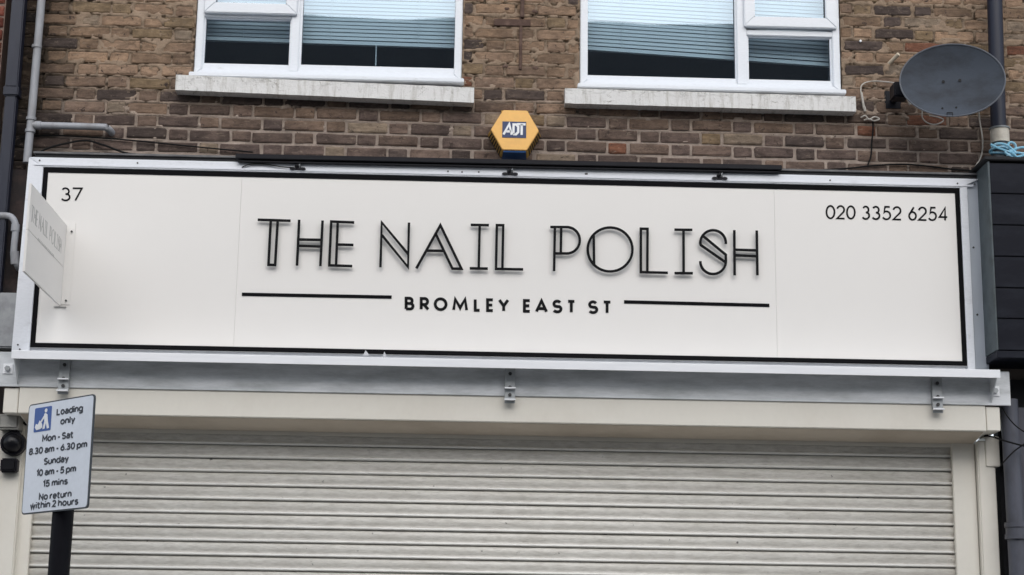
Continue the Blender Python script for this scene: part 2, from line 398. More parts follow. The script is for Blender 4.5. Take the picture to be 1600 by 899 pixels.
def smooth(a, b, x): t = min(1, max(0, (x-a)/(b-a))); return t*t*(3-2*t)
ROWS = {}
for X_, Z_, w_ in items:
    ROWS.setdefault(round((Z_-TILT*(X_-XREF)-ZREF)/COURSE-.5), []).append((X_, Z_, w_))
for r_ in ROWS.values(): r_.sort()
import bisect
RK = {k: [t[0] for t in v] for k, v in ROWS.items()}
def inside(x, z):
    """how far (m) a point lies inside the face of a brick; negative in a joint"""
    r = math.floor((z-TILT*(x-XREF)-ZREF)/COURSE)
    if r not in ROWS: return -.01
    i = bisect.bisect(RK[r], x); best = -.01
    for q in (i-1, i):
        if 0 <= q < len(ROWS[r]):
            X, Z, w = ROWS[r][q]; best = max(best, min(w/2-abs(x-X), BH/2-abs(z-Z)))
    return best
def mortar_sheet():
    """pointing: recessed in the joints, smeared over the brick edges where old repairs ran over"""
    def grid(x0, x1, z0, z1, st):
        nx = int((x1-x0)/st)+1; nz_ = int((z1-z0)/st)+1; V = []; C = []; F = []
        for j in range(nz_+1):
            for i in range(nx+1):
                x = x0+(x1-x0)*i/nx; z = z0+(z1-z0)*j/nz_
                n0 = noise.noise((x*2.2, 7.7, z*3.5)); n1 = noise.noise((x*7, 3.1, z*15)); n2 = noise.noise((x*30, 9.3, z*44)); n3 = noise.noise((x*85, 1.3, z*85))
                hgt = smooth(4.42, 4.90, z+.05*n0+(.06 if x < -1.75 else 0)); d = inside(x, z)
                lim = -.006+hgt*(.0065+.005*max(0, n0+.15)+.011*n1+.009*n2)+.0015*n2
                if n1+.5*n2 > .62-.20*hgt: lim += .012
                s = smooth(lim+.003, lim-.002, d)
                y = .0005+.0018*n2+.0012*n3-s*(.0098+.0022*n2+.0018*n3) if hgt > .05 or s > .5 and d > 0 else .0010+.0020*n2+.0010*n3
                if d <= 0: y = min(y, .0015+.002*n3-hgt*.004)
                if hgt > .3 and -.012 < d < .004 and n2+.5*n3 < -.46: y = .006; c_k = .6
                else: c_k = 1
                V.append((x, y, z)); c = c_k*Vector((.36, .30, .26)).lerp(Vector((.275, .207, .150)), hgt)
                c *= 1+.22*n1+.25*n2
                if hgt > .15 and .04 < s < .7 and d > -.002: c = c*.68  # crevice shade along the smear edges put into the mortar colour
                if x < -2.36: c *= .2
                elif x < -2.2: c *= .2+.8*smooth(-2.36, -2.2, x)
                C.append((c.x, c.y, c.z, 1))
        for j in range(nz_):
            for i in range(nx):
                x = x0+(x1-x0)*(i+.5)/nx; z = z0+(z1-z0)*(j+.5)/nz_
                if any(o[0] < x < o[1] and o[2] < z < o[3] for o in holes): continue
                a = j*(nx+1)+i; F.append((a, a+1, a+nx+2, a+nx+1))
        return V, C, F
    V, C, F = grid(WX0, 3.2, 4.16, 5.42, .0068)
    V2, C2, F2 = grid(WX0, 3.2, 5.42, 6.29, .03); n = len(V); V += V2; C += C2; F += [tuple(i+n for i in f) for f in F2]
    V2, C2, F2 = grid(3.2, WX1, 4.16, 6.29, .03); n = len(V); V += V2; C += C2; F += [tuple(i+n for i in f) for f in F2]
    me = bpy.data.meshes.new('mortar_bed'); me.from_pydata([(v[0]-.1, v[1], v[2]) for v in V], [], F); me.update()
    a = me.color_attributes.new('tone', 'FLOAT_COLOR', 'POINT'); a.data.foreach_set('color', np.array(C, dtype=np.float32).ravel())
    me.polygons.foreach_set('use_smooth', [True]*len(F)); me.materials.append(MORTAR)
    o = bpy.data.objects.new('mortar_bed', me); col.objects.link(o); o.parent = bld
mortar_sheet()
STONE = M('backing_masonry', (.16, .13, .11), .9)
w = MB()
w.box(WX0, WX1, .035, .30, 3.02, win1[2]-.03).box(WX0, win1[0], .036, .30, win1[2]-.03, win1[3]).box(win1[1], win2[0], .036, .30, win1[2]-.03, win1[3])
w.box(win2[1], WX1, .036, .30, win1[2]-.03, win1[3]).box(WX0, WX1, .035, .30, win1[3], 6.29)
w.build('wall', STONE, bld)
MB().box(WX0-.02, WX1, -.04, .32, 6.30, 6.42).build('parapet', STUCCO, bld, .005)
r = MB(); r.box(WX0+.3, WX1-.3, 2.6, 2.64, 4.3, 6.3).box(WX0+.3, WX1-.3, .31, 2.6, 4.3, 4.32).box(WX0+.3, WX1-.3, .31, 2.6, 6.26, 6.29).box(WX0+.28, WX0+.3, .31, 2.6, 4.3, 6.3).box(WX1-.3, WX1-.28, .31, 2.6, 4.3, 6.3)
r.box(.15, .18, .31, 2.6, 4.32, 6.26)
r.build('room_interior', ROOM, bld)

# windows ------------------------------------------------------------
YF = .012
def pane_mesh(x0, x1, z0, z1, y, bulge, name, parent):
    m = MB(); n = 14
    vs = [(x0+(x1-x0)*i/n, y+bulge*(1-(2*i/n-1)**2)*(1-(2*j/n-1)**2), z0+(z1-z0)*j/n) for j in range(n+1) for i in range(n+1)]
    m.add(vs, [(j*(n+1)+i, j*(n+1)+i+1, (j+1)*(n+1)+i+1, (j+1)*(n+1)+i) for j in range(n) for i in range(n)])
    o = m.build(name, GLASS, parent, smooth=True); return o
def frame_ring(m, x0, x1, z0, z1, t, y0, y1, b=None, top=None, sl=None):
    """four mitred bars"""
    b = t if b is None else b; top = t if top is None else top
    O = [(x0, z0), (x1, z0), (x1, z1), (x0, z1)]; I = [(x0+t, z0+b), (x1-t, z0+b), (x1-t, z1-top), (x0+t, z1-top)]
    for k in range(4):
        a, c = k, (k+1) % 4; m.prism([O[a], O[c], I[c], I[a]], 'y', y0, y1)
def window(W_, side, name_label, g):
    x0, x1, z0, z1 = W_; t = .040
    w_ = MB(); frame_ring(w_, x0+.004, x1-.004, z0, z1, t, YF-.012, YF+.06, b=.038)
    win = w_.build('window', UPVC, bld, .0035); win['label'] = name_label
    return win
def px_x(px, py, Y=YF): return at(px, py, Y).x
def px_z(px, py, Y=YF): return at(px, py, Y).z
def fill_window(win, W_, mx0, mx1, lp, big, fan):
    """mx: mullion x range; lp: lower small pane rect; big: big pane rect; fan: fanlight sash outer rect (x0,x1,z0,z1)"""
    x0, x1, z0, z1 = W_; t = .044
    MB().box(mx0, mx1, YF-.010, YF+.058, z0+.036, z1-.038).build('mullion', UPVC, win, .003)
    a, b = (x0+.042, mx0-.001) if fan[0] < mx0 else (mx1+.001, x1-.042)
    MB().box(a, b, YF-.007, YF+.057, lp[3]+.002, lp[3]+.034).build('transom', UPVC, win, .003)
    bd = MB(); frame_ring(bd, lp[0]-.016, lp[1]+.016, z0+.034, lp[3]+.014, .018, YF+.004, YF+.03, b=lp[2]+.004-z0-.034); bd.build('glazing_bead', UPVC, win, .002)
    gk = MB(); frame_ring(gk, lp[0]-.003, lp[1]+.003, lp[2]-.003, lp[3]+.003, .006, YF+.020, YF+.036); gk.build('gasket', NEARBLACK, win)
    bd = MB(); frame_ring(bd, big[0]-.016, big[1]+.016, z0+.034, big[3]+.014, .018, YF+.004, YF+.03, b=big[2]+.004-z0-.034); bd.build('glazing_bead', UPVC, win, .002)
    gk = MB(); frame_ring(gk, big[0]-.003, big[1]+.003, big[2]-.003, big[3]+.003, .006, YF+.020, YF+.036); gk.build('gasket', NEARBLACK, win)
    sh = MB(); frame_ring(sh, fan[0], fan[1], fan[2], fan[3], .060, YF-.034, YF+.018); sh.build('fanlight_sash', UPVC, win, .004)
    gk = MB(); frame_ring(gk, fan[0]+.055, fan[1]-.055, fan[2]+.055, fan[3]-.055, .008, YF-.012, YF+.012); gk.build('gasket', NEARBLACK, win)
    pane_mesh(lp[0]-.004, lp[1]+.004, lp[2]-.004, lp[3]+.004, YF+.028, .0006, 'pane', win)
    pane_mesh(big[0]-.004, big[1]+.004, big[2]-.004, big[3]+.004, YF+.028, .0005, 'pane', win)
    pane_mesh(fan[0]+.05, fan[1]-.05, fan[2]+.05, fan[3]-.05, YF-.004, .003, 'pane', win)
    MB().box(x0-.012, x1+.010, YF-.075, YF+.05, z0-.026, z0-.001).build('plastic_sill', UPVC, win, .004)
wa = window(win1, -1, 'white plastic window with fanlight at its left side', None)
fill_window(wa, win1, px_x(455, 50), px_x(468, 50), (px_x(320, 60), px_x(453, 60), px_z(390, 101), px_z(390, 29)),
            (px_x(471, 60), px_x(711, 60), px_z(600, 105), win1[3]-.05), (win1[0]+.045, px_x(464, 15, -.02), px_z(390, 21, -.02), win1[3]-.03))
wb = window(win2, 1, 'white plastic window with fanlight at its right side', None)
fill_window(wb, win2, px_x(1151, 50), px_x(1166, 50), (px_x(1169, 60), px_x(1297, 60), px_z(1235, 126), px_z(1235, 58)),
            (px_x(918, 60), px_x(1149, 60), px_z(1035, 121), win2[3]-.05), (px_x(1163, 30, -.02), win2[1]-.022, px_z(1235, 43, -.02), win2[3]-.03))
# sills
def stone_sill(xa, xb, za, zb, lab):
    m = MB(); n = 60; prof = [(-.085, 0), (-.085, 1), (-.02, 1.18), (.03, 1.18), (.03, 0)]
    rg = random.Random(int(xa*100)); vs = []
    for i in range(n+1):
        x = xa+(xb-xa)*i/n; zt = za+(zb-za)*i/n
        for (y, h) in prof:
            j = .0007 if y < 0 else 0
            vs.append((x, y+rg.uniform(-j, j), zt-.085+.085*h*(1 if h != 1 else 1)+rg.uniform(-j, j)))
    np_ = len(prof); fs = [tuple(range(np_)), tuple(n*np_+q for q in range(np_))]
    for i in range(n):
        for q in range(np_): a, b = i*np_+q, i*np_+(q+1) % np_; fs.append((a, b, b+np_, a+np_))
    o = m.add(vs, fs).build('window_sill', SILL, bld); o['label'] = lab
p = at(275, 117, -.085); q = at(741, 137, -.085); stone_sill(p.x, q.x, p.z, q.z, 'thick white stone sill with grey cracks')
p = at(883, 138, -.085); q = at(1337, 151, -.085); stone_sill(p.x, q.x, p.z, q.z, 'thick stone sill with badly flaking paint')

# venetian blinds
def blind(x0, x1, ztop, zl, zr, y, lab, gap=.0215):
    t = empty('venetian_blind', ((x0+x1)/2, y, zl), lab, 'blind', 'venetian blinds behind the windows')
    m = MB(); n = int((ztop-zl)/gap); rg = random.Random(5)
    for i in range(n):
        f = i/n; za = ztop-(ztop-zl)*f; zb = ztop-(ztop-zr)*f; d = rg.uniform(-.0015, .0015)
        m.add([(x0, y-.005, za-.0125+d), (x1, y-.005, zb-.0125+d), (x1, y-.0035, zb+.0015+d), (x0, y-.0035, za+.0015+d), (x1, y+.002, zb+.0105+d), (x0, y+.002, za+.0105+d)], [(0, 1, 2, 3), (3, 2, 4, 5)])
    s = m.build('slats', BLIND, t); s['kind'] = 'stuff'
    MB().add([(x0, y-.012, zl-.02), (x1, y-.012, zr-.02), (x1, y+.012, zr-.02), (x0, y+.012, zl-.02), (x0, y-.012, zl), (x1, y-.012, zr), (x1, y+.012, zr), (x0, y+.012, zl)],
             [(0,1,5,4),(1,2,6,5),(2,3,7,6),(3,0,4,7),(4,5,6,7),(3,2,1,0)]).build('bottom_rail', BLIND, t)
    c = MB()
    for fx in (.16, .5, .84):
        x = x0+(x1-x0)*fx; c.tube([(x, y-.014, ztop), (x, y-.014, zl+(zr-zl)*fx)], .0014, 5)
    c.build('ladder_cord', BLIND, t); return t
b1 = blind(win1[0]+.02, win1[1]-.02, 5.97, px_z(320, 58, .13), px_z(711, 71, .13), .13, 'white venetian blind lowered part way behind the window left of the alarm box')
MB().tube([at(588, 68, .12), at(587, 103, .12)], [.003, .0035], 6).build('tilt_wand', BLIND, b1)
b2 = blind(win2[0]+.02, win2[1]-.02, 5.97, px_z(918, 73, .13), px_z(1300, 100, .13), .13, 'white venetian blind hanging a little crooked behind the window nearest the dish')

# ------------------------------------------------------------------ neighbour at the left
nb_l = empty('red_brick_building', (-3.4, 0, 0), 'red brick wall of the next building, at the upper left edge', 'building')
def red_tone(x, z, rng): c = Vector((.20, .062, .045))*rng.uniform(.7, 1.25); return (c.x, c.y, c.z, 1)
place_bricks(lay(3.9, 6.2, -4.4, -2.645, [], rng, 0, 4.53), nb_l, 60, red_tone, rng, y=.02)
m = MB().box(-4.4, -2.64, .028, .3, 2.9, 6.2); m.build('wall', M('red_mortar', (.22, .15, .12), .9), nb_l)
MB().box(-4.4, -2.64, .05, .3, 0, 2.9).build('shop_wall', NEARBLACK, nb_l)
d = at(0, 462, -.02); e = at(20, 548, -.02)
tag(MB().box(d.x-.5, e.x+.025, -.10, .0, e.z, d.z).build('grey_sign_box', GREYPANEL, None, .008), 'pale grey weathered box end at the left edge beside the cream shop sign', 'sign box')
# dark downpipe at the boundary
dp = empty('square_downpipe', (-2.56, -.06, 3.3), 'dark square downpipe running down the left corner beside the red bricks', 'downpipe')
def quadpipe(pa, pb, w, dep, name, par):
    m = MB(); a, b = Vector(pa), Vector(pb)
    m.add([(a.x-w/2, a.y-dep/2, a.z), (a.x+w/2, a.y-dep/2, a.z), (a.x+w/2, a.y+dep/2, a.z), (a.x-w/2, a.y+dep/2, a.z),
           (b.x-w/2, b.y-dep/2, b.z), (b.x+w/2, b.y-dep/2, b.z), (b.x+w/2, b.y+dep/2, b.z), (b.x-w/2, b.y+dep/2, b.z)],
          [(0,1,5,4),(1,2,6,5),(2,3,7,6),(3,0,4,7),(4,5,6,7),(3,2,1,0)])
    return m.build(name, DARKPIPE, par, .006)
a = at(35, -60, -.07); b = at(19, 150, -.07); c = at(2, 330, -.07)
quadpipe((a.x, -.07, 6.2), (b.x, -.07, b.z), .068, .07, 'upper_pipe', dp); quadpipe((b.x, -.07, b.z+.03), (c.x, -.07, 2.3), .060, .06, 'lower_pipe', dp)
quadpipe((b.x, -.07, b.z-.01), (b.x, -.07, b.z+.045), .080, .082, 'joint_collar', dp)
# near-black strip in the gap behind pipes
tag(MB().box(-2.70, -2.43, -.012, .03, 2.9, 4.22).build('black_wall_strip', M('near_black_wall', (.030, .024, .024), .9, 0, (.08, .05, .045), .6, 14, bstr=.5), None), 'narrow black strip of wall left of the cream sign', 'wall')
gp = empty('waste_pipe', at(55, 240, -.06), 'thin weathered grey pipe with a short side branch above the left end of the sign', 'pipe')
pu = at(65, -80, -.06); p0 = at(60, 60, -.06); p1 = at(47, 190, -.06); p2 = at(41, 246, -.06); xx = (p0.x+p1.x)/2
MB().tube([(xx+.01, -.06, 6.2), (xx+.004, -.06, p0.z), (xx, -.06, p1.z), (xx-.004, -.06, p2.z-.03)], .0215, 14).build('upright', GREYPIPE, gp, smooth=True)
c = MB()
for py in (73, 186, 205):
    p = at(50, py, -.06); c.cyl((xx, -.06, p.z-.008), (xx, -.06, p.z+.008), .027)
c.build('pipe_collar', GREYPIPE, gp, smooth=True)
e1 = at(165, 199, -.06)
zb = at(60, 196, -.06).z
MB().tube([(xx, -.06, zb)]+spline([(xx+.05, -.06, zb), (e1.x-.03, -.062, e1.z), (e1.x+.005, -.058, e1.z-.004), (e1.x+.022, -.03, e1.z-.012), (e1.x+.024, .01, e1.z-.016)], 5), .0185, 12).build('branch', GREYPIPE, gp, smooth=True)
MB().cyl((xx+.024, -.06, zb), (xx+.055, -.06, zb), .023).build('branch_socket', GREYPIPE, gp, smooth=True)
pp = [at(-25, 338, -.1), at(0, 337, -.1), at(17, 339, -.1), at(24, 350, -.1), at(24, 365, -.1), at(22, 385, -.1), at(22, 402, -.1), at(28, 416, -.08), at(30, 420, .0)]
wp = empty('overflow_pipe', pp[4], 'grey cranked plastic pipe against black wall at the left edge beside the blade sign', 'pipe')
MB().tube(spline(pp, 4), .0175, 12).build('pipe_run', GREYPIPE, wp, smooth=True)
c = MB(); c.cyl(at(24, 356, -.1)+Vector((0, 0, .018)), at(24, 356, -.1)+Vector((0, 0, -.02)), .022); c.cyl(at(22, 402, -.1)+Vector((0, 0, .03)), at(24, 410, -.09)+Vector((0, 0, -.01)), .023)
c.build('pipe_socket', GREYPIPE, wp, smooth=True)

# ------------------------------------------------------------------ rusty strap
rs_ = empty('iron_strap', at(815, 60, -.02), 'rusty iron strap on the brickwork between the two windows', 'bracket')
a = at(818, -60, -.02); b = at(816, 28, -.02)
MB().box(b.x-.011, b.x+.011, -.030, -.004, b.z, 6.1).build('upper_rod', RUST, rs_, .003)
a = at(814, 30, -.015); b = at(812, 109, -.015)
MB().box(a.x-.008, a.x+.009, -.017, -.004, b.z, a.z+.02).build('lower_rod', RUST, rs_, .003)
a = at(772, 33, -.012); b = at(829, 42, -.012)
MB().box(a.x, b.x, -.018, .0, b.z, a.z+.012).build('cross_plate', RUST, rs_, .003)
for px, py in ((792, 14), (836, 18), (790, 104), (836, 106)):
    c = MB(); p = at(px, py, -.01); c.add([(p.x+.019*math.cos(q*1.047)*random.uniform(.7, 1.2), -.0105, p.z+.011*math.sin(q*1.047)*random.uniform(.7, 1.2)) for q in range(6)]+[(p.x, -.014, p.z)], [(q, (q+1) % 6, 6) for q in range(6)])
    c.build('fixing_lug', RUST, rs_)

# ------------------------------------------------------------------ main fascia sign
YS = -.12
FX0, FX1, FZ0, FZ1 = -2.331, 2.508, 3.243, 4.201
TX0, TX1, TZ1 = -2.412, 2.622, 4.256
sg = empty('shop_sign', (0.1, YS, 3.2), 'long cream shop sign with black border and raised art deco lettering', 'shop sign')
s1, s2 = at(372, 400, YS).x, at(1212, 430, YS).x
for a, b in ((FX0, s1-.0003), (s1+.0003, s2-.0003), (s2+.0003, FX1)): MB().box(a, b, YS, YS+.012, FZ0, FZ1).build('sign_panel', PANEL, sg, .0008, seg=1)
MB().box(TX0+.01, TX1-.01, YS+.014, YS+.09, FZ0-.05, TZ1-.01).build('sign_backing', TRIM, sg)
bw = .0255
for a in ((FX0, FX1, FZ1-bw, FZ1), (FX0, FX1, FZ0, FZ0+.024)): MB().box(a[0], a[1], YS-.003, YS-.0004, a[2], a[3]).build('black_border', BLACK, sg)
for a in ((FX0, FX0+.024), (FX1-.024, FX1)): MB().box(a[0], a[1], YS-.003, YS-.0004, FZ0+.0245, FZ1-bw-.0005).build('black_border', BLACK, sg)
MB().prism([(TX0, TZ1), (TX1, TZ1), (FX1+.002, FZ1+.003), (FX0-.002, FZ1+.003)], 'y', YS-.008, YS+.03).build('top_trim', TRIM, sg, .002)
MB().box(TX0+.03, TX1-.04, YS-.012, YS-.0085, FZ1+.010, FZ1+.020).build('trim_ridge', TRIM, sg, .001)
MB().prism([(TX0, TZ1-.001), (FX0-.002, FZ1+.002), (FX0-.002, 3.17), (TX0-.012, 3.17)], 'y', YS-.008, YS+.03).build('left_trim', TRIM, sg, .002)
MB().prism([(FX1+.002, FZ1+.002), (FX1+.042, FZ1+.024), (FX1+.042, 3.17), (FX1+.002, 3.17)], 'y', YS-.008, YS+.03).build('right_trim', TRIM, sg, .002)
MB().prism([(FX1+.0435, FZ1+.026), (TX1, TZ1-.002), (TX1+.004, 3.17), (FX1+.0435, 3.17)], 'y', YS+.002, YS+.03).build('outer_trim', TRIM2, sg, .002)
def screw(px, py, r=.0055, par=sg, y=YS-.008):
    p = at(px, py, y); return MB().cyl((p.x, y+.002, p.z), (p.x, y-.003, p.z), r, 10).build('screw', SCREW, par)
for px, py in ((62, 251), (215, 255), (28, 539), (31, 546), (1297, 282), (1496, 287), (1523, 288), (700, 268), (722, 269), (748, 269), (917, 272), (915, 272)): screw(px, py, .0045)
for px, py in ((1521, 387), (1527, 492)): screw(px, py, .0055, y=YS+.001)

# letters
YL0, YL1, SWD = YS-.025, YS-.018, .0132
LET = {
 'T': [[(402.6,343.4),(453.9,345)], [(423,345),(419.4,413.8),(429.8,414.2),(433.8,345)]],
 'H': [[(467.4,343.5),(464,415)], [(504,344.7),(500.5,415.7)], [(466.4,374.3),(502,375)], [(466,384.2),(501.4,385.3)]],
 'E': [[(553.4,347.7),(517.5,346.2),(514.4,414.7),(550.3,415.9)], [(527.7,347),(525,414.5)], [(527,382.2),(552.2,382.9)]],
 'N': [[(594.4,417.5),(596.4,347.6),(637.8,397.2)], [(639,348),(637.5,417.4),(596.4,367)]],
 'A': [[(650.6,419.4),(688.1,352),(721,420),(706.9,419.8),(681.2,366.2)], [(666,391.7),(694,392)]],
 'I': [[(735.5,351.4),(764,351.9)], [(749.5,352),(748,419.4)], [(733.9,419.4),(762.3,419.8)]],
 'L': [[(817.5,421),(775,420.2),(776.4,351.9),(786.3,352),(785,419.9)]],
 'P': [[(859.8,354.8),(886,354.9)]+[(885.7+20.3*math.cos(math.radians(a)), 375.5-20.6*math.sin(math.radians(a))) for a in range(80, -91, -10)]+[(867.5,396)], [(867,355.3),(865.8,423.6)], [(876.9,355.3),(876.3,395.8)]],
 'O': [('c', [(953.3+35*math.cos(math.radians(a)), 389.9-34.3*math.sin(math.radians(a))) for a in range(0, 360, 8)]), [(927.7,366.5),(928.3,414)]],
 'L2': [[(1043.6,426.4),(1001.4,425.2),(1001.4,357.5),(1011.9,357.7),(1011.5,424.9)]],
 'I2': [[(1053.9,359),(1081.9,359.3)], [(1068.1,359.3),(1068.3,426.9)], [(1054.1,426.9),(1082.6,427.1)]],
 'S': [[(1114.3+20*math.cos(math.radians(a)), 379.8-20*math.sin(math.radians(a))) for a in range(-4, 181, 8)]+[(1095.2,383)]+[(1134,410)],
       [(1098.6,368.8),(1134.2,398.2)]+[(1114.3+20*math.cos(math.radians(a)), 408.3-20*math.sin(math.radians(a))) for a in range(0, -181, -9)]],
 'H2': [[(1147.5,359.7),(1148,430.1)], [(1182.5,360.3),(1183.6,430.1)], [(1147.6,390.3),(1183,391.4)], [(1147.6,399),(1183,400.6)]]}
WORD = ['T', 'H', 'E', 'N', 'A', 'I', 'L', 'P', 'O', 'L2', 'I2', 'S', 'H2']
def letter_mesh(strokes, f, wd, y0, y1):
    m = MB()
    for n_, s in enumerate(strokes):
        closed = isinstance(s, tuple); pts = s[1] if closed else s
        m.ribbon([f(*p) for p in pts], wd, y0-.0006*n_, y1, closed)
    return m
for k_ in WORD:
    m = letter_mesh(LET[k_], lambda x, y: pxz(x, y, YL0), SWD, YL0, YL1)
    o = m.build('raised_letter', ACRYL, sg); o['label'] = 'raised black outline letter '+k_[0]
    s0 = LET[k_][0]; pts = (s0[1] if isinstance(s0, tuple) else s0); pts = [pts[0], pts[len(pts)//2]]
    st = MB()
    for p in pts:
        X, Z = pxz(p[0], p[1], YL0); st.cyl((X, YL1, Z), (X, YS, Z), .003, 6)
    st.build('standoff', ACRYL, o) if False else None
# plain stroke alphabet
def E_(cx, cz, rx, rz, a0, a1, n=14): return arc(cx, cz, rx, rz, a0, a1, n)
G = {
 '0': [('c', E_(.5, .5, .5, .5, 0, 345, 23))], '2': [E_(.48, .70, .46, .30, 165, -35, 12)+[(0.02, 0), (1, 0)]],
 '3': [E_(.44, .74, .42, .26, 150, -80, 12), E_(.44, .27, .52, .27, 88, -150, 14)],
 '4': [[(.72, 0), (.72, 1), (0, .26), (1, .26)]], '5': [[(.88, 1), (.25, 1), (.12, .55)]+E_(.42, .32, .54, .32, 115, -150, 14)],
 '6': [('c', E_(.5, .31, .48, .31, 0, 345, 23)), [(.66, 1), (.06, .42)]], '7': [[(0, 1), (1, 1), (.28, 0)]],
 'B': [[(0, 0), (0, 1), (.5, 1)]+E_(.52, .76, .36, .24, 85, -85, 8)+[(.0, .52)], [(.5, .52)]+E_(.58, .26, .42, .26, 85, -85, 8)+[(0, 0)]],
 'R': [[(0, 0), (0, 1), (.5, 1)]+E_(.52, .72, .40, .28, 85, -85, 9)+[(.0, .44)], [(.4, .44), (1, 0)]],
 'O': [('c', E_(.5, .5, .5, .5, 0, 345, 23))], 'M': [[(0, 0), (.12, 1), (.5, .18), (.88, 1), (1, 0)]], 'L': [[(0, 1), (0, 0), (1, 0)]],
 'E': [[(1, 1), (0, 1), (0, 0), (1, 0)], [(0, .51), (.9, .51)]], 'Y': [[(0, 1), (.5, .45), (1, 1)], [(.5, .47), (.5, 0)]],
 'A': [[(0, 0), (.5, 1), (1, 0)], [(.2, .28), (.8, .28)]], 'T': [[(0, 1), (1, 1)], [(.5, .97), (.5, 0)]],
 'S': [E_(.5, .74, .44, .26, 30, 250, 12)[:-1]+[(.5, .5)]+E_(.5, .27, .5, .27, 70, -150, 13)[1:]]}
def text_row(chars, y_top, slope, hgt, wd, name, Yp, x_ref, inset):
    for ch, xa, xb in chars:
        m = MB()
        for n_, s in enumerate(G[ch]):
            closed = isinstance(s, tuple); pts = s[1] if closed else s; out = []
            for u, v in pts:
                X = xa+inset+(xb-xa-2*inset)*u; yt = y_top+(X-x_ref)*slope
                out.append(pxz(X, yt+hgt-inset-(hgt-2*inset)*v, Yp))
            m.ribbon(out, wd, Yp-.0003*n_, YS-.0004, closed)
        m.build(name, INK, sg)
z8 = lambda a, b: (1280+a/7.273, 1280+b/7.273)
text_row([(c, *z8(a, b)) for c, a, b in (('0',75,182),('2',195,297),('0',308,413),('3',487,580),('3',600,697),('5',720,820),('2',833,938),('6',1013,1110),('2',1122,1227),('5',1243,1340),('4',1360,1463))],
         310+77/7.273, .0175, 21.7, .0094, 'phone_digit', YS-.002, 1290, 1.1)
text_row([('3', 95.5, 110.5), ('7', 112.5, 129)], 293, .01, 21.3, .0086, 'house_number_digit', YS-.002, 95, 1.1)
z7 = lambda a, b: (620+a/4.571, 620+b/4.571)
text_row([(c, *z7(a, b)) for c, a, b in (('B',58,124),('R',166,232),('O',266,360),('M',398,507),('L',552,600),('E',640,694),('Y',725,802),('E',903,958),('A',990,1077),('S',1111,1181),('T',1216,1277),('S',1366,1437),('T',1470,1534))],
         464.2, .0195, 20.4, .0150, 'street_letter', YS-.0025, 633, 1.8)
for a, b in (((378, 460.2), (612, 464.6)), ((975, 472), (1202, 477.5))): MB().ribbon([pxz(*a, YS), pxz(*b, YS)], .0175, YS-.003, YS-.0004).build('rule_line', BLACK, sg)

# flashing over the sign
tag(MB().prism([(-.122, 4.279), (-.122, 4.290), (-.012, 4.312), (-.004, 4.312), (-.004, 4.279)], 'x', TX0+.02, TX1+.04).build('lead_flashing', LEAD, None, .001), 'dull grey lead strip between the brickwork and the top of the cream sign', 'flashing')
tag(MB().box(TX0+.03, TX1+.04, -.112, -.002, 4.235, 4.2785).build('gap_shadow_strip', NEARBLACK, None), 'dark strip painting the shadow in the gap under the lead strip above the sign', 'shadow strip')  # near-black strip paints the shadow line between flashing and trim

# ------------------------------------------------------------------ projecting blade sign
pb = at(95, 480, YS); pt = at(101, 352, YS)
bz0, bz1 = pb.z+.004, pt.z; bx = (pb.x+pt.x)/2
bs = empty('projecting_sign', (bx, YS, bz0), 'cream blade sign sticking out from the left end of the shop sign, seen edge on', 'sign')
DP = .76; zs_ = bz0+(bz1-bz0)*.475
MB().box(bx-.006, bx+.006, YS-.02-DP, YS-.006, bz0, zs_-.0012).build('lower_board', PANEL, bs, .001)
MB().box(bx-.006, bx+.006, YS-.02-DP, YS-.006, zs_+.0012, bz1).build('upper_board', PANEL, bs, .001)
MB().box(bx-.004, bx+.004, YS-.018-DP, YS-.012, zs_-.0012, zs_+.0012).build('seam_strip', GHOST, bs)
MB().box(bx-.008, bx+.052, YS-.004, YS-.0005, bz0+.008, bz1+.012).build('wall_flange', PANEL, bs, .001)
MB().box(bx-.030, bx+.034, YS-.010, YS-.001, bz0-.006, bz0-.001).build('foot_bracket', GHOST, bs, .001)
screw(112, 362, .0055, bs, YS-.009); screw(103, 470, .0055, bs, YS-.009)
m = MB()
xs0, xs1 = 402, 1184
for k_ in WORD:
    for n_, s in enumerate(LET[k_]):
        pts = s[1] if isinstance(s, tuple) else s
        P_ = [(YS-.035-DP*.93+(p[0]-xs0)/(xs1-xs0)*DP*.86, zs_+.045+(424-(p[1]-(p[0]-402)*.019))*.00105) for p in pts]
        mm = MB().ribbon(P_, .0065, 0, .001, isinstance(s, tuple))
        m.add([(bx+.0062+v[1]*.5, v[0], v[2]) for v in mm.v], mm.f)
m.build('blade_lettering', GHOST, bs)
m = MB(); q = YS-.035-DP*.72
while q < YS-.035-DP*.25: m.box(bx+.0062, bx+.0068, q, q+.018, zs_-.004, zs_+.010); q += .030
m.build('small_blade_lettering', GHOST, bs)

# ------------------------------------------------------------------ sign light bar
lt = empty('sign_light', at(797, 255, -.24), 'long black light bar running along the top of the cream sign', 'sign light')
YB = -.160
a = at(368, 240, YB); b = at(1222, 258, YB); zt = (a.z+b.z)/2+.0
def sk(x0, z0, x1, z1, y0, y1, h): # sloping box
    return MB().add([(x0,y0,z0-h),(x1,y0,z1-h),(x1,y1,z1-h),(x0,y1,z0-h),(x0,y0,z0),(x1,y0,z1),(x1,y1,z1),(x0,y1,z0)], [(0,1,5,4),(1,2,6,5),(2,3,7,6),(3,0,4,7),(4,5,6,7),(3,2,1,0)])
sk(a.x, a.z, b.x, b.z, YB, YB+.030, .026).build('light_housing', LIGHTBAR, lt, .003)
a = at(372, 251, YB+.02); b = at(1218, 268, YB+.02)
sk(a.x, a.z-.004, b.x, b.z-.004, YB+.008, YB+.032, .007).build('lower_lip', LIGHTBAR, lt, .002)
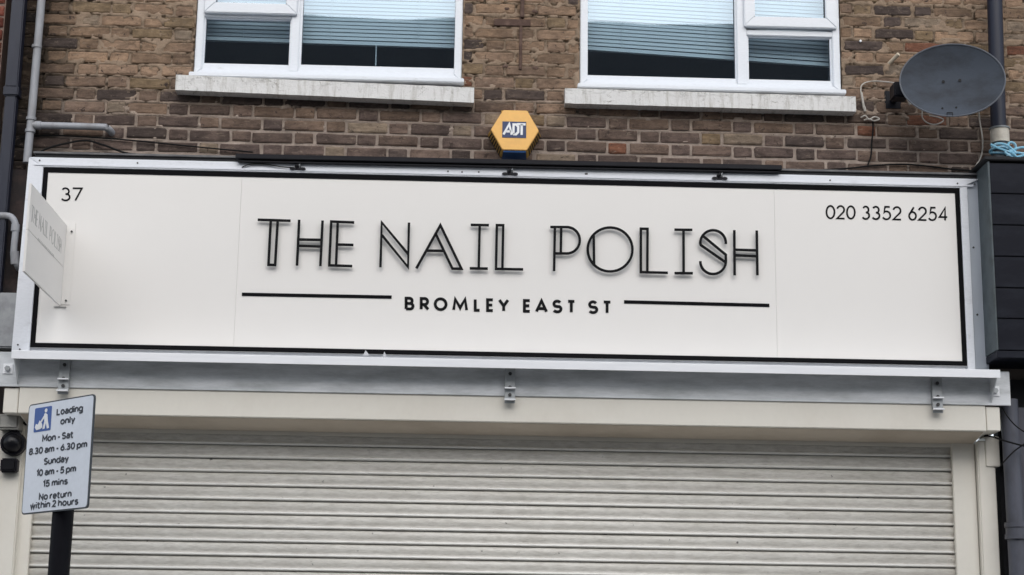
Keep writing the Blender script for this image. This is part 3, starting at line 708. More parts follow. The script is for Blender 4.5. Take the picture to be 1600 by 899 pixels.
sk(a.x+.02, a.z+.002, b.x-.02, b.z+.002, YB+.02, YB+.04, .006).build('diffuser_strip', M('smoked_diffuser', (.05, .05, .055), .3), lt)
for px, py in ((465, 262), (797, 270), (1125, 277)):
    p = at(px, py, -.145); br = MB(); 
    br.box(p.x-.016, p.x+.016, -.135, -.128, p.z-.012, p.z+.018); o = br.build('arm_bracket', LIGHTBAR, lt, .002)
    MB().tube([(p.x-.006, -.13, p.z), (p.x-.003, -.143, p.z+.012), (p.x+.004, YB+.02, p.z+.030)], .007, 8).build('arm', LIGHTBAR, o, smooth=True)
    MB().tube([(p.x+.010, -.13, p.z+.004), (p.x+.010, -.145, p.z+.014), (p.x+.014, YB+.02, p.z+.030)], .004, 8).build('cable_tail', BRKT, o, smooth=True)
    for sx in (-1, 1):
        n0 = MB().add([(p.x+sx*.026+.016*math.cos(t*.5236), y_, p.z-.004+.008*math.sin(t*.5236)) for y_ in (-.139, -.128) for t in range(12)],
            [tuple(range(12)), tuple(range(23, 11, -1))]+[(t, t+12, (t+1) % 12+12, (t+1) % 12) for t in range(12)]).build('mounting_foot', LIGHTBAR, o)
        MB().cyl((p.x+sx*.028, -.1395, p.z-.004), (p.x+sx*.028, -.1425, p.z-.004), .0035, 8).build('bolt', BRKT, o) if False else None

# ------------------------------------------------------------------ galvanised canopy rail
YP, YLp = -.215, -.335
ar = empty('canopy_rail', at(800, 600, YP), 'galvanised steel ledge with a bright front lip between the cream sign and shutter', 'metal ledge')
zt0 = at(800, 563.5, YLp).z; zl0 = at(800, 575.5, YLp).z; xl0, xl1 = at(18, 552, YLp).x, at(1563, 585, YLp).x
zpt = at(1577, 581, YP).z; zpb = at(1577, 634, YP).z; px0, px1 = at(-12, 580, YP).x, at(1578, 600, YP).x
MB().box(px0, px1, YP, YP+.014, zpb, zpt).build('back_plate', GALV, ar, .0015)
MB().prism([(YLp, zl0), (YLp, zt0), (YLp+.006, zt0+.003), (YS-.010, zt0+.030), (YS-.010, zt0+.024), (YLp+.010, zt0-.006), (YLp+.010, zl0)], 'x', xl0, xl1).build('ledge_lip', GALVL, ar)
for gx in (xl0+.010, xl1-.020):
    MB().prism([(YLp+.012, zt0-.004), (YLp+.012, zl0+.004), (YP-.004, zpb+.012), (YP-.004, zt0+.012)], 'x', gx, gx+.006).build('end_gusset', GALV, ar)
for px, py in ((100, 583), (797, 597), (1465, 612)):
    p = at(px, py, YP-.03); h = .092
    br = MB(); hw_ = .026; z1_ = at(px, py-22, YP-.03).z; z0_ = at(px, py+33, YP-.03).z
    br.box(p.x-hw_, p.x+hw_, YP-.026, YP-.020, z0_, z1_).box(p.x-hw_, p.x-hw_+.005, YP-.020, YP-.001, z0_+.02, z1_).box(p.x+hw_-.005, p.x+hw_, YP-.020, YP-.001, z0_+.02, z1_)
    o = br.build('bracket', BRKT, ar, .001)
    for zz in (z1_-.030, z1_-.100, z0_+.042): MB().tube([(p.x, YP-.024, zz), (p.x, YP-.034, zz)], .0095, 6).build('bolt', SCREW, o)
    for zz in (z0_+.075, z0_+.016): MB().box(p.x-hw_-.002, p.x+hw_+.002, YP-.050, YP-.0265, zz-.0035, zz+.0035).build('lug', GALVL, o, .001)
for px, py in ((12, 576), (1555, 611)):
    p = at(px, py, YP-.01); o = MB().box(p.x-.024, p.x+.024, YP-.006, YP-.0005, p.z-.026, p.z+.026).build('fixing_plate', GALVL, ar, .001)
    MB().tube([(p.x, YP-.006, p.z), (p.x, YP-.022, p.z)], .014, 6).build('bolt', BRKT, o)
# ------------------------------------------------------------------ shopfront frame + roller shutter
YH = -.205
YSL = .045
hz0 = at(800, 660, YH).z; hxl, hxr = at(28, 640, YH).x, at(1541, 650, YH).x
sh = empty('roller_shutter', (.1, YSL, .12), 'closed cream metal roller shutter with horizontal laths below the sign', 'roller shutter')
MB().prism([(YH, hz0), (YH, zpb+.02), (.02, zpb+.02), (.02, hz0-.035), (YH+.01, hz0-.001)], 'x', hxl, hxr-.002).build('shutter_housing', CREAM, sh, .003)
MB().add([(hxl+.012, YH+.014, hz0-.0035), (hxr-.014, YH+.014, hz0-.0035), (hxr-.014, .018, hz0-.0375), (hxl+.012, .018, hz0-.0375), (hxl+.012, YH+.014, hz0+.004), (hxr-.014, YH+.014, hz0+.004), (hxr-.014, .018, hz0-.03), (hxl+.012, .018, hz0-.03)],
         [(0,1,5,4),(1,2,6,5),(2,3,7,6),(3,0,4,7),(4,5,6,7),(3,2,1,0)]).build('soffit', M('brown_cream_soffit', (.60, .52, .42), .5, 0, (.40, .33, .25), .6, 2, (1, 1, 1), mottle=.06), sh)  # underside plate coloured browner than the rest of the housing
MB().box(at(45, 700, .02).x, at(1490, 700, .02).x, .022, .032, hz0-.056, hz0-.02).build('inner_fascia', CREAM, sh, .001)
sxl, sxr = at(45, 850, YSL).x, at(1492, 800, YSL).x
PITCH = .0713; zs0 = at(800, 686, YSL).z
prof = [(.006, .0), (-.009, .0008), (-.0145, .0035), (-.0150, .0090), (-.0085, .0130), (-.0055, .0162), (-.0090, .026), (-.0125, .039), (-.0115, .052), (-.006, .0622), (.004, .0672), (.010, .0711), (.013, .0711), (.013, .0)]
n_sl = int((zs0-.14)/PITCH)+2
sm = MB().prism([(y*1.0+YSL, z) for y, z in prof], 'x', sxl, sxr)
first = None; rg = random.Random(3)
for i in range(n_sl):
    zc = zs0+.015-PITCH*(i+1)
    if zc < .12: break
    if first is None:
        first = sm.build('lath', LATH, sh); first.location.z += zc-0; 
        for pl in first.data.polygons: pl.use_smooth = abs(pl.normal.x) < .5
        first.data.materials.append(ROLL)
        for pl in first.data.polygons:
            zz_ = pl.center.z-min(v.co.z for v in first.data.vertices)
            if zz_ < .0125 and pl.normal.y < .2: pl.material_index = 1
        first['z0'] = first.location.z; base_z = first.location.z; z_first = zc
        del first['z0']
    else:
        c = first.copy(); col.objects.link(c); c.parent = sh; c.location = first.location.copy(); c.location.z = base_z+(zc-z_first); c.location.y += rg.uniform(-.0012, .0012)
        c.rotation_euler = (0, rg.uniform(-.0003, .0003), 0); c.location.z += rg.uniform(-.0008, .0008)
# guides and pilasters
gxr0, gxr1 = at(1491, 800, .02).x, at(1529, 800, .0).x
for a, b in ((at(28, 800, 0).x, sxl+.012), (sxr-.012, gxr1-.004)):
    MB().box(a, b, .010, .09, .12, hz0-.03).build('guide_rail', CREAM, sh, .003)
sf = empty('shopfront_frame', (.1, 0, .12), 'cream painted uprights and end caps framing the roller shutter', 'shopfront')
pr = at(1557, 760, -.03).x; pxl = at(-14, 800, -.03).x
ML = MB().box(pxl, at(27, 800, -.03).x, -.03, .2, .12, hz0-.03).build('pilaster', CREAM, sf, .006)
MR = MB().box(gxr1, pr, -.03, .2, .12, hz0-.024).build('pilaster', CREAM, sf, .006)
MB().box(hxr+.002, at(1563, 650, YH).x, YH+.004, .1, hz0+.003, zpb-.006).build('end_cap', CREAM, sf, .003)
MB().box(pr-.05, pr+.022, -.04, .1, hz0-.16, hz0-.001).build('end_block', CREAM, sf, .003)
MB().box(at(4, 640, YH).x, hxl-.004, YH+.004, .1, hz0+.0, zpb-.006).build('end_cap', CREAM, sf, .003)
MB().box(gxr1-.02, pr, -.045, .0, hz0-.052, hz0-.012).build('head_block', CREAM, sf, .008) if False else None
MB().box(-3.1, px0+.2, .1, .3, .12, 3.1).build('backing', NEARBLACK, sf)
tag(MB().box(-2.9, 3.9, 1.2, 1.3, .12, 3.0).build('shop_back_wall', NEARBLACK), 'dark back wall inside the closed shop behind the shutter', 'wall')

# ------------------------------------------------------------------ bell box
YA = -.10
bb = empty('alarm_box', at(803, 205, 0), 'yellow hexagonal burglar alarm box with blue logo above the sign', 'alarm box')
fr = [(787, 172), (823.6, 172.5), (841.5, 204), (823.6, 234.5), (784, 233.5), (767.5, 201.5)]
Fp = [at(x, y, YA) for x, y in fr]; cx_ = sum(p.x for p in Fp)/6; cz_ = sum(p.z for p in Fp)/6
R_ = .128; hexf = [(cx_+R_*math.cos(math.radians(a)), cz_-.002+R_*1.0*math.sin(math.radians(a))) for a in (120, 60, 0, -60, -120, 180)]
hexb = [(cx_+(x-cx_)*1.13, cz_+(z-cz_)*1.13) for x, z in hexf]
MB().add([(x, YA, z) for x, z in hexf]+[(x, YA+.012, z) for x, z in hexf], [(0,1,2,3,4,5),(11,10,9,8,7,6)]+[(i, i+6, (i+1) % 6+6, (i+1) % 6) for i in range(6)]).build('front_cover', YEL, bb, .003)
MB().add([(x, YA+.012, z) for x, z in hexf]+[(x, -.002, z) for x, z in hexb], [(0,1,2,3,4,5),(11,10,9,8,7,6)]+[(i, i+6, (i+1) % 6+6, (i+1) % 6) for i in range(6)]).build('base_case', YELD, bb, .002)
fins = MB()
for side in ((2, 3), (4, 5)):
    A, B = hexf[side[0]], hexf[side[1]]; Ab, Bb = hexb[side[0]], hexb[side[1]]
    for i in range(7):
        t0 = .08+i*.125; t1 = t0+.055
        q = lambda t, P, Q: (P[0]+(Q[0]-P[0])*t, P[1]+(Q[1]-P[1])*t)
        o_ = ((A[0]+B[0])/2-cx_, (A[1]+B[1])/2-cz_); ln = math.hypot(*o_); nx_, nz_ = o_[0]/ln*.0035, o_[1]/ln*.0035
        c4 = [q(t0, A, B), q(t1, A, B)]; d4 = [q(t0, Ab, Bb), q(t1, Ab, Bb)]
        fins.add([(c4[0][0]+nx_, YA+.014, c4[0][1]+nz_), (c4[1][0]+nx_, YA+.014, c4[1][1]+nz_), (d4[1][0]+nx_, -.006, d4[1][1]+nz_), (d4[0][0]+nx_, -.006, d4[0][1]+nz_)], [(0,1,2,3)])
fins.build('vent_slots', NEARBLACK, bb)
A, B = hexf[3], hexf[4]; Ab, Bb = hexb[3], hexb[4]
MB().add([(A[0]-.004, YA+.006, A[1]-.001), (B[0]+.004, YA+.006, B[1]-.001), (Bb[0]+.006, -.01, Bb[1]-.004), (Ab[0]-.006, -.01, Ab[1]-.004), (A[0]-.004, YA+.006, A[1]-.012), (B[0]+.004, YA+.006, B[1]-.012), (Bb[0]+.006, -.01, Bb[1]-.014), (Ab[0]-.006, -.01, Ab[1]-.014)],
         [(0,1,2,3),(4,5,6,7),(0,1,5,4),(1,2,6,5),(2,3,7,6),(3,0,4,7)]).build('strobe_lens', BLUELENS, bb, .002)
MB().box(hexb[0][0]+.0, hexb[1][0]-.0, -.03, -.001, hexb[0][1]+.0005, hexb[0][1]+.006).build('top_clip', YELD, bb)
la = at(785, 190, YA); lb = at(822, 216, YA)
lg = MB().box(la.x, lb.x, YA-.0022, YA-.0004, lb.z, la.z).build('logo_panel', NAVY, bb)
lx, lz, lw, lh = la.x+.007, lb.z+.016, (lb.x-la.x)*.90, (la.z-lb.z)
adt = [[[(0, 0), (.26, .66), (.38, 0)], [(.12, .20), (.34, .20)]], [[(.46, .03), (.46, .64), (.58, .64), (.68, .50), (.68, .17), (.58, .03), (.445, .03)]], [[(.62, .66), (1.02, .66)], [(.84, .66), (.84, 0)]]]
m = MB()
for n_, g_ in enumerate(adt):
    for s in g_: m.ribbon([(lx+u*lw, lz+v*lh) for u, v in s], .0125, YA-.0034-.0003*n_, YA-.0023)
m.build('logo_letters', WHITE, lg)

# ------------------------------------------------------------------ satellite dish
YD = -.34
dc = at(1488, 126, YD)
ds = empty('satellite_dish', (dc.x, -.01, dc.z), 'dark grey oval satellite dish on the brick wall beside the downpipe', 'satellite dish')
ea, eb = .264, .200; nrm = Vector((-.22, -1, .06)).normalized()
ax_ = Vector((1, 0, 0))-nrm*nrm.x; ax_.normalize(); az_ = nrm.cross(ax_)*-1
if az_.z < 0: az_ = -az_
tl = math.radians(-3); e1_ = ax_*math.cos(tl)+az_*math.sin(tl); e2_ = -ax_*math.sin(tl)+az_*math.cos(tl)
def dpt(u, v, d=0): # u,v in -1..1 of the ellipse
    return dc+e1_*(u*ea*1.02)+e2_*(v*eb*1.02)+nrm*(.052*(u*u+v*v)-.045+d)
def dish_mesh(d, rr=1.0):
    V = [dpt(0, 0, d)]; F = []; nr, na = 9, 56
    for i in range(1, nr+1):
        for k in range(na): t = 2*math.pi*k/na; V.append(dpt(rr*i/nr*math.cos(t), rr*i/nr*math.sin(t), d))
    for k in range(na): F.append((0, 1+k, 1+(k+1) % na))
    for i in range(nr-1):
        for k in range(na): a = 1+i*na+k; b = 1+i*na+(k+1) % na; F.append((a, a+na, b+na, b))
    return V, F
V1, F1 = dish_mesh(0); V2, F2 = dish_mesh(-.005); n1 = len(V1)
m = MB().add(V1, F1).add(V2, [tuple(reversed(f)) for f in F2])
na = 56; s0 = n1-na; m.add([V1[s0+k] for k in range(na)]+[V2[s0+k] for k in range(na)], [(k, (k+1) % na, (k+1) % na+na, k+na) for k in range(na)])
m.build('reflector', DISH, ds, smooth=True)
m = MB().tube([dpt(math.cos(2*math.pi*k/72), math.sin(2*math.pi*k/72), -.001) for k in range(73)], .0042, 6, False); m.build('rolled_rim', DISHRIM, ds, smooth=True)
def uv_of(px, py): 
    p = at(px, py, YD)-dc; return p.dot(e1_)/ea, p.dot(e2_)/eb
for px, py, r_ in ((1475, 122, .0085), (1500, 122, .0085), (1473, 167, .0055), (1494, 167, .0055)):
    u, v = uv_of(px, py); c_ = dpt(u, v, .001); MB().cyl(c_, c_+nrm*.003, r_, 12).build('bolt_hole', NEARBLACK, ds)
u, v = uv_of(1484, 180); c_ = dpt(u, v, .003)
MB().tube([c_-e1_*.014-e2_*.012, c_-e1_*.014+e2_*.012, c_+e1_*.014+e2_*.012, c_+e1_*.014-e2_*.012], .003, 6).build('arm_socket', NEARBLACK, ds)
w0 = at(1404, 142, -.17)
MB().box(w0.x-.034, w0.x+.05, -.21, -.11, w0.z-.045, w0.z+.040).build('clamp', LIGHTBAR, ds, .008)
MB().tube([(w0.x+.01, -.004, w0.z), (w0.x+.01, -.15, w0.z), (dc.x-.12, -.20, dc.z-.02), (dc.x-.02, -.235, dc.z)], .019, 10).build('mount_arm', LIGHTBAR, ds, smooth=True)
MB().box(w0.x-.035, w0.x+.055, -.012, -.001, w0.z-.050, w0.z+.055).build('wall_plate', LIGHTBAR, ds, .004)
MB().box(dc.x-.07, dc.x+.07, -.36, -.30, dc.z-.05, dc.z+.05).build('rear_bracket', LIGHTBAR, ds, .004) if False else None

# cables
def cable(name, pts, r, mat, lab, n=7):
    m = MB().tube(spline([at(*p) for p in pts], 6), r, n); return tag(m.build(name, mat, None, smooth=True), lab, 'cable')
cable('aerial_cable', [(1410, 133, -.2), (1392, 129, -.1), (1365, 127, -.03), (1349, 131, -.025), (1345, 140, -.025), (1348, 158, -.025), (1351, 170, -.02)], .0034, CABW, 'dirty white cable curving from the dish mount to the window corner')
tag(MB().tube([at(1346, 145, -.026), at(1350, 169, -.024)], [.006, .0065], 8).tube([at(1350, 167, -.024), at(1352, 174, -.02)], .008, 8).build('cable_sleeve', CABW, None, smooth=True), 'white sleeve on the aerial cable beside the end of the stone sill', 'cable sleeve')
cable('cable_knot', [(1345, 184, -.02), (1352, 181, -.03), (1358, 187, -.03), (1366, 183, -.02), (1374, 186, -.02), (1366, 189, -.03), (1357, 186, -.03), (1350, 188, -.02)], .0042, CABW, 'untidy knot of white cable just below the end of the stone sill')
cable('drop_cable', [(1364, 188, -.012), (1364, 205, -.016), (1362, 225, -.016), (1361, 243, -.016), (1356, 258, -.016)], .0042, CABK, 'thin black cable hanging from the white knot down to the sign top')
cable('cable_loop', [(1441, 172, -.05), (1441, 183, -.045), (1447, 191, -.04), (1459, 195, -.04), (1470, 192, -.04), (1474, 187, -.04), (1464, 183, -.06), (1452, 181, -.06)], .0036, CABW, 'white cable loop hanging under the satellite dish')
cable('white_cable', [(1529, 172, -.06), (1531, 190, -.03), (1535, 215, -.03), (1535, 235, -.03), (1531, 249, -.03), (1523, 262, -.05)], .0042, CABW, 'white cable running down beside the downpipe to the sign corner')
cable('slack_cable', [(1285, 266, -.012), (1330, 263, -.02), (1365, 259, -.02), (1410, 257, -.02), (1450, 260, -.02), (1490, 265, -.02), (1530, 268, -.03)], .0048, CABK, 'slack black cable lying along the bricks above the right end of the sign')
cable('sagging_cable', [(30, 214, -.02), (90, 212, -.02), (175, 217, -.02), (250, 224, -.02), (330, 232, -.02), (395, 238, -.03)], .0042, CABK, 'thin black cable stretched along the bricks above the left end of the sign')
cable('tangled_cable', [(50, 245, -.03), (75, 232, -.03), (105, 224, -.035), (135, 220, -.03), (165, 228, -.03), (200, 240, -.03), (250, 243, -.03), (372, 252, -.08)], .0055, CABK, 'thick black cable bent up behind the left end of the sign')
cable('light_lead', [(378, 262, -.135), (390, 257, -.14), (415, 257, -.14), (440, 261, -.14), (458, 262, -.14)], .003, CABK, 'short black lead from the light bar lying on the sign trim')
cable('wall_wire', [(1541, 681, -.06), (1552, 683, -.12), (1570, 689, -.20), (1600, 697, -.20), (1640, 704, -.20)], .0045, CABK, 'black wire running right from the corner of the shutter housing')
cable('loose_wire', [(1564, 727, -.19), (1572, 718, -.19), (1585, 705, -.19), (1606, 690, -.19)], .0038, CABK, 'loose black wire sloping up past the lower grey downpipe')
cable('hanging_wire', [(1566, 637, -.19), (1575, 652, -.19), (1590, 668, -.19), (1612, 682, -.19)], .0034, CABK, 'black wire sagging from the ledge corner past the lower grey downpipe')
p = at(1541, 680, -.05); tag(MB().cyl((p.x, -.058, p.z), (p.x, -.03, p.z), .009, 10).build('cable_gland', CABK, None), 'small black cable gland on the corner of the shutter housing', 'cable gland')
p = at(1420, 160, -.02); tag(MB().tube([p+Vector((-.008, -.02, .018)), p+Vector((.004, -.02, -.02))], .010, 8).build('cable_plug', CABW, None, smooth=True), 'small cream cable plug poking out below the left of the dish', 'cable plug')
p = at(1397, 92, -.03); tag(MB().tube([p+Vector((-.022, .03, -.02)), p+Vector((.018, -.03, .016))], .011, 10).build('pipe_stub', M('cream_plastic', (.60, .52, .40), .5), None, smooth=True), 'short cream pipe stub sticking out of the bricks left of the dish', 'pipe stub')
p = at(1344, 65, -.01); tag(MB().cyl((p.x, -.022, p.z), (p.x, .0, p.z), .0065, 8).build('wall_plug', WHITE, None), 'tiny white wall plug in the bricks right of the second window', 'wall plug')

# ------------------------------------------------------------------ right-hand downpipe, rope, cladding
YR = -.12
a = at(1547, 60, YR).x; b = at(1590, 60, YR).x; rx = at(1560, 60, YR).x; rr = .041
zc0 = at(1562, 204, YR).z; zc1 = at(1562, 224, YR).z
rp = empty('round_downpipe', (rx-.02, YR, zc1), 'thick dark blue grey downpipe passing behind the satellite dish', 'downpipe')
MB().cyl((rx+.008, YR, 6.2), (at(1560, 200, YR).x, YR, zc0), rr, 24).build('pipe', DARKPIPE, rp, smooth=True)
rx2 = at(1562, 210, YR).x
MB().cyl((rx2, YR, zc0+.004), (rx2, YR, zc1), .050, 24).build('white_collar', M('yellowed_white_tape', (.62, .58, .50), .5, 0, (.4, .36, .3), .6, 14), rp, smooth=True)
MB().cyl((rx2, YR, zc0+.012), (rx2, YR, zc0+.004), .055, 24).build('collar_ring', M('clear_dull_plastic', (.20, .22, .23), .3), rp, smooth=True)
MB().cyl((rx2, YR, zc1), (rx2, YR, zc1-.16), .040, 20).build('spigot', M('grey_plastic_spigot', (.12, .13, .14), .3), rp, smooth=True)
rpz = at(1562, 236, YR).z
ro = empty('rope', (rx2, YR, rpz), 'pale blue rope tied in a knot round the foot of the downpipe', 'rope')
def loop(cz, r, tiltz, ph): return [(rx2+r*math.cos(t), YR-r*math.sin(t)*.9, cz+tiltz*math.cos(t+ph)) for t in [2*math.pi*k/18 for k in range(19)]]
zR = at(1562, 229, YR-.05).z
for q, (cz, r_, tz) in enumerate(((zR, .052, .006), (zR-.014, .056, -.010), (zR-.026, .052, .012))): MB().tube(loop(cz, r_, tz, q), .0065, 7).build('rope_turn', ROPE, ro, smooth=True)
YK = YR-.075
for pts in ([(1548, 226), (1560, 232), (1572, 236), (1583, 240), (1592, 252), (1597, 262), (1590, 265), (1588, 250), (1580, 238)],
            [(1572, 232), (1578, 223), (1586, 226), (1586, 236), (1577, 242), (1570, 238)],
            [(1576, 238), (1590, 232), (1602, 231), (1612, 238), (1600, 240), (1586, 238), (1577, 235)],
            [(1574, 242), (1586, 246), (1602, 243), (1614, 246)],
            [(1549, 230), (1558, 225), (1570, 226), (1580, 232), (1588, 240)]):
    jt = [at(x, y, YK+random.uniform(-.012, .012)) for x, y in pts]; MB().tube(spline(jt, 5), .0068, 7).build('rope_strand', ROPE, ro, smooth=True)

YC = -.30
cl = empty('clad_fascia', (3.0, -.2, 3.2), 'dark slate coloured boarded fascia of the next shop, right of the cream sign', 'fascia')
xf = at(1553, 400, YC).x; ztop = at(1575, 252, YC).z
bys = [255, 303, 352, 401, 450, 498, 548]
for i in range(6):
    zt_, zb_ = at(1580, bys[i], YC).z, at(1580, bys[i+1], YC).z
    MB().box(xf, 4.2, YC+random.uniform(-.001, .001), YC+.02, zb_+.0025, zt_-.0025).build('clad_board', SLATE, cl, .0025)
MB().box(xf+.002, 4.19, YC+.018, -.005, at(1580, 548, YC).z+.004, ztop-.004).build('fascia_core', NEARBLACK, cl)
MB().box(xf-.012, xf-.0005, YC-.004, -.002, at(1580, 548, YC).z, ztop-.005).build('side_cheek', CHEEK, cl, .002)
MB().box(xf-.030, 4.2, YC-.016, -.003, ztop, ztop+.020).build('top_capping', NEARBLACK, cl, .004)
MB().box(xf-.010, 4.2, YC-.008, -.003, at(1580, 560, YC).z, at(1580, 549, YC).z).build('bottom_trim', SLATE, cl, .002)
tag(MB().box(px1+.0, 4.2, .02, .1, .12, 3.2).build('dark_recess_wall', NEARBLACK), 'black recess wall between the cream shopfront and the next shop', 'wall')
lp_ = empty('lower_downpipe', (at(1582, 800, -.1).x, -.1, .12), 'grey iron downpipe with a collar at the lower right edge', 'downpipe')
la_ = at(1567, 720, -.1).x; lc = la_+.047
MB().cyl((lc, -.1, at(1582, 625, -.1).z), (lc+.012, -.1, .13), .045, 22).build('pipe', LOWPIPE, lp_, smooth=True)
zc = at(1582, 830, -.1).z
m = MB()
for dz, r_, h in ((.03, .058, .012), (0, .053, .028), (-.03, .058, .012)): m.cyl((lc+.004, -.1, zc+dz+h), (lc+.004, -.1, zc+dz-h), r_, 22)
m.build('collar', LOWPIPE, lp_, smooth=True)
tag(MB().box(at(1597, 800, -.2).x, 4.2, -.06, .0, .12, at(1600, 630, -.2).z).build('grey_pilaster', M('grey_painted_post', (.07, .07, .09), .5), None, .004), 'dull grey shopfront upright at the lower right edge behind the downpipe', 'pilaster')

# ------------------------------------------------------------------ camera, boxes at the lower left
p = at(20, 661, -.05)
tag(MB().box(p.x-.058, p.x+.048, -.11, -.031, p.z-.042, p.z+.036).box(p.x-.050, p.x+.040, -.116, -.110, p.z-.034, p.z+.028).build('junction_box', GBOX, None, .004), 'grey junction box on the left upright directly above the black dome camera', 'junction box')
p = at(18, 692, -.1); cm = empty('dome_camera', (p.x, -.031, p.z), 'black dome security camera beside the parking sign', 'security camera')
V = []; F = []; n_a, n_r = 20, 8
for i in range(n_r+1):
    th = math.pi/2*i/n_r
    for k in range(n_a): V.append((p.x+.052*math.cos(th)*math.cos(2*math.pi*k/n_a), -.085-.050*math.sin(th), p.z+.052*math.cos(th)*math.sin(2*math.pi*k/n_a)))
for i in range(n_r):
    for k in range(n_a): a = i*n_a+k; b = i*n_a+(k+1) % n_a; F.append((a, b, b+n_a, a+n_a))
MB().add(V, F).build('dome', DOME, cm, smooth=True)
MB().cyl((p.x, -.031, p.z), (p.x, -.086, p.z), .062, 24).build('camera_base', LIGHTBAR, cm, .004, True)
MB().box(p.x-.02, p.x+.02, -.085, -.031, p.z+.055, p.z+.075).build('neck', LIGHTBAR, cm)
p = at(16, 728, -.06); kb = empty('sensor_box', (p.x, -.031, p.z), 'small square black box below the dome camera', 'sensor')
MB().box(p.x-.046, p.x+.040, -.085, -.032, p.z-.036, p.z+.036).build('case', LIGHTBAR, kb, .008)
MB().box(p.x-.034, p.x+.028, -.089, -.085, p.z-.024, p.z+.026).build('lens_window', DOME, kb, .002)

# litter on the ledge
for px, py, lab in ((572, 552, 'larger scrap of crumpled clear plastic lying on the ledge below the sign'), (601, 554, 'smaller scrap of white plastic lying on the ledge below the sign')):
    p = at(px, py, YLp+.04); s_ = .015 if px < 590 else .010
    tag(MB().add([(p.x-s_, p.y, p.z-.012), (p.x+s_*1.2, p.y-.004, p.z-.012), (p.x-s_*.2, p.y+.006, p.z+.016), (p.x+s_*.4, p.y+.03, p.z-.010)], [(0,1,2),(0,2,3),(1,3,2),(0,3,1)]).build('plastic_scrap', M('scrap_plastic', (.42, .43, .45), .3), None), lab, 'litter')

# ------------------------------------------------------------------ parking sign
YQ = -1.60; yaw = -.7435; rl = .0083; sx_, sz_, sw_, sh_ = -1.816, 2.5095, .4705, .4745
ps = empty('parking_sign', (sx_+.02, YQ+.03, .12), 'white loading only parking sign on a black post at the lower left', 'parking sign')
Rm = Matrix.Translation((sx_, YQ, sz_)) @ Matrix.Rotation(yaw, 4, 'Z') @ Matrix.Rotation(-rl, 4, 'Y')
def plate(mb): 
    mb.v = [tuple(Rm @ Vector(v)) for v in mb.v]; return mb
def rrect(x0, x1, z0, z1, r, n=5):
    out = []
    for cx, cz, a in ((x1-r, z1-r, 0), (x0+r, z1-r, 90), (x0+r, z0+r, 180), (x1-r, z0+r, 270)):
        out += [(cx+r*math.cos(math.radians(a+90*k/n)), cz+r*math.sin(math.radians(a+90*k/n))) for k in range(n+1)]
    return out
hw_, hh_ = sw_/2, sh_/2
plate(MB().prism(rrect(-hw_, hw_, -hh_, hh_, .018), 'y', 0, .006)).build('plate_back', EDGE, ps)
face = plate(MB().prism(rrect(-hw_+.007, hw_-.007, -hh_+.006, hh_-.006, .014), 'y', -.002, -.0003)).build('sign_face', SIGNW, ps)
pic0, pic1 = .135, .270
u0, u1 = -hw_+sw_*.11, -hw_+sw_*.37; v0, v1 = hh_-sh_*.265, hh_-sh_*.045
pic = plate(MB().prism(rrect(u0, u1, v0, v1, .006), 'y', -.0032, -.0021)).build('pictogram_panel', SIGNB, face)
# loader pushing a load: standing figure and sack truck
def pm(u, v): return (u0+(u1-u0)*u, v0+(v1-v0)*v)
fig = MB(); yy = (-.0044, -.0033)
fig.prism([pm(*q) for q in [(.58,.70),(.66,.74),(.78,.66),(.82,.40),(.92,.10),(.80,.08),(.72,.34),(.66,.10),(.54,.08),(.62,.38),(.60,.56)]], 'y', *yy)
fig.prism([pm(.68+.075*math.cos(t*.6283), .84+.085*math.sin(t*.6283)) for t in range(10)], 'y', *yy)
fig.prism([pm(*q) for q in [(.60,.66),(.64,.58),(.46,.36),(.40,.42)]], 'y', yy[0]-.0004, yy[1])
fig.prism([pm(*q) for q in [(.08,.20),(.14,.34),(.26,.30),(.34,.46),(.50,.30),(.52,.16),(.40,.10),(.18,.08)]], 'y', yy[0]-.0008, yy[1])
plate(fig).build('pictogram_figure', WHITE, face)
def Ea(cx, cz, rx, rz, a0, a1, n=10): return arc(cx, cz, rx, rz, a0, a1, n)
XH = .72                                     # x-height of the sign's alphabet, cap height 1
BOWL = ('c', Ea(.29, XH/2, .29, XH/2, 0, 330, 11))
ARCH = [[(0, 0), (0, XH)], [(0, XH*.55)]+Ea(.25, XH*.62, .25, XH*.38, 170, 0, 6)+[(.50, 0)]]
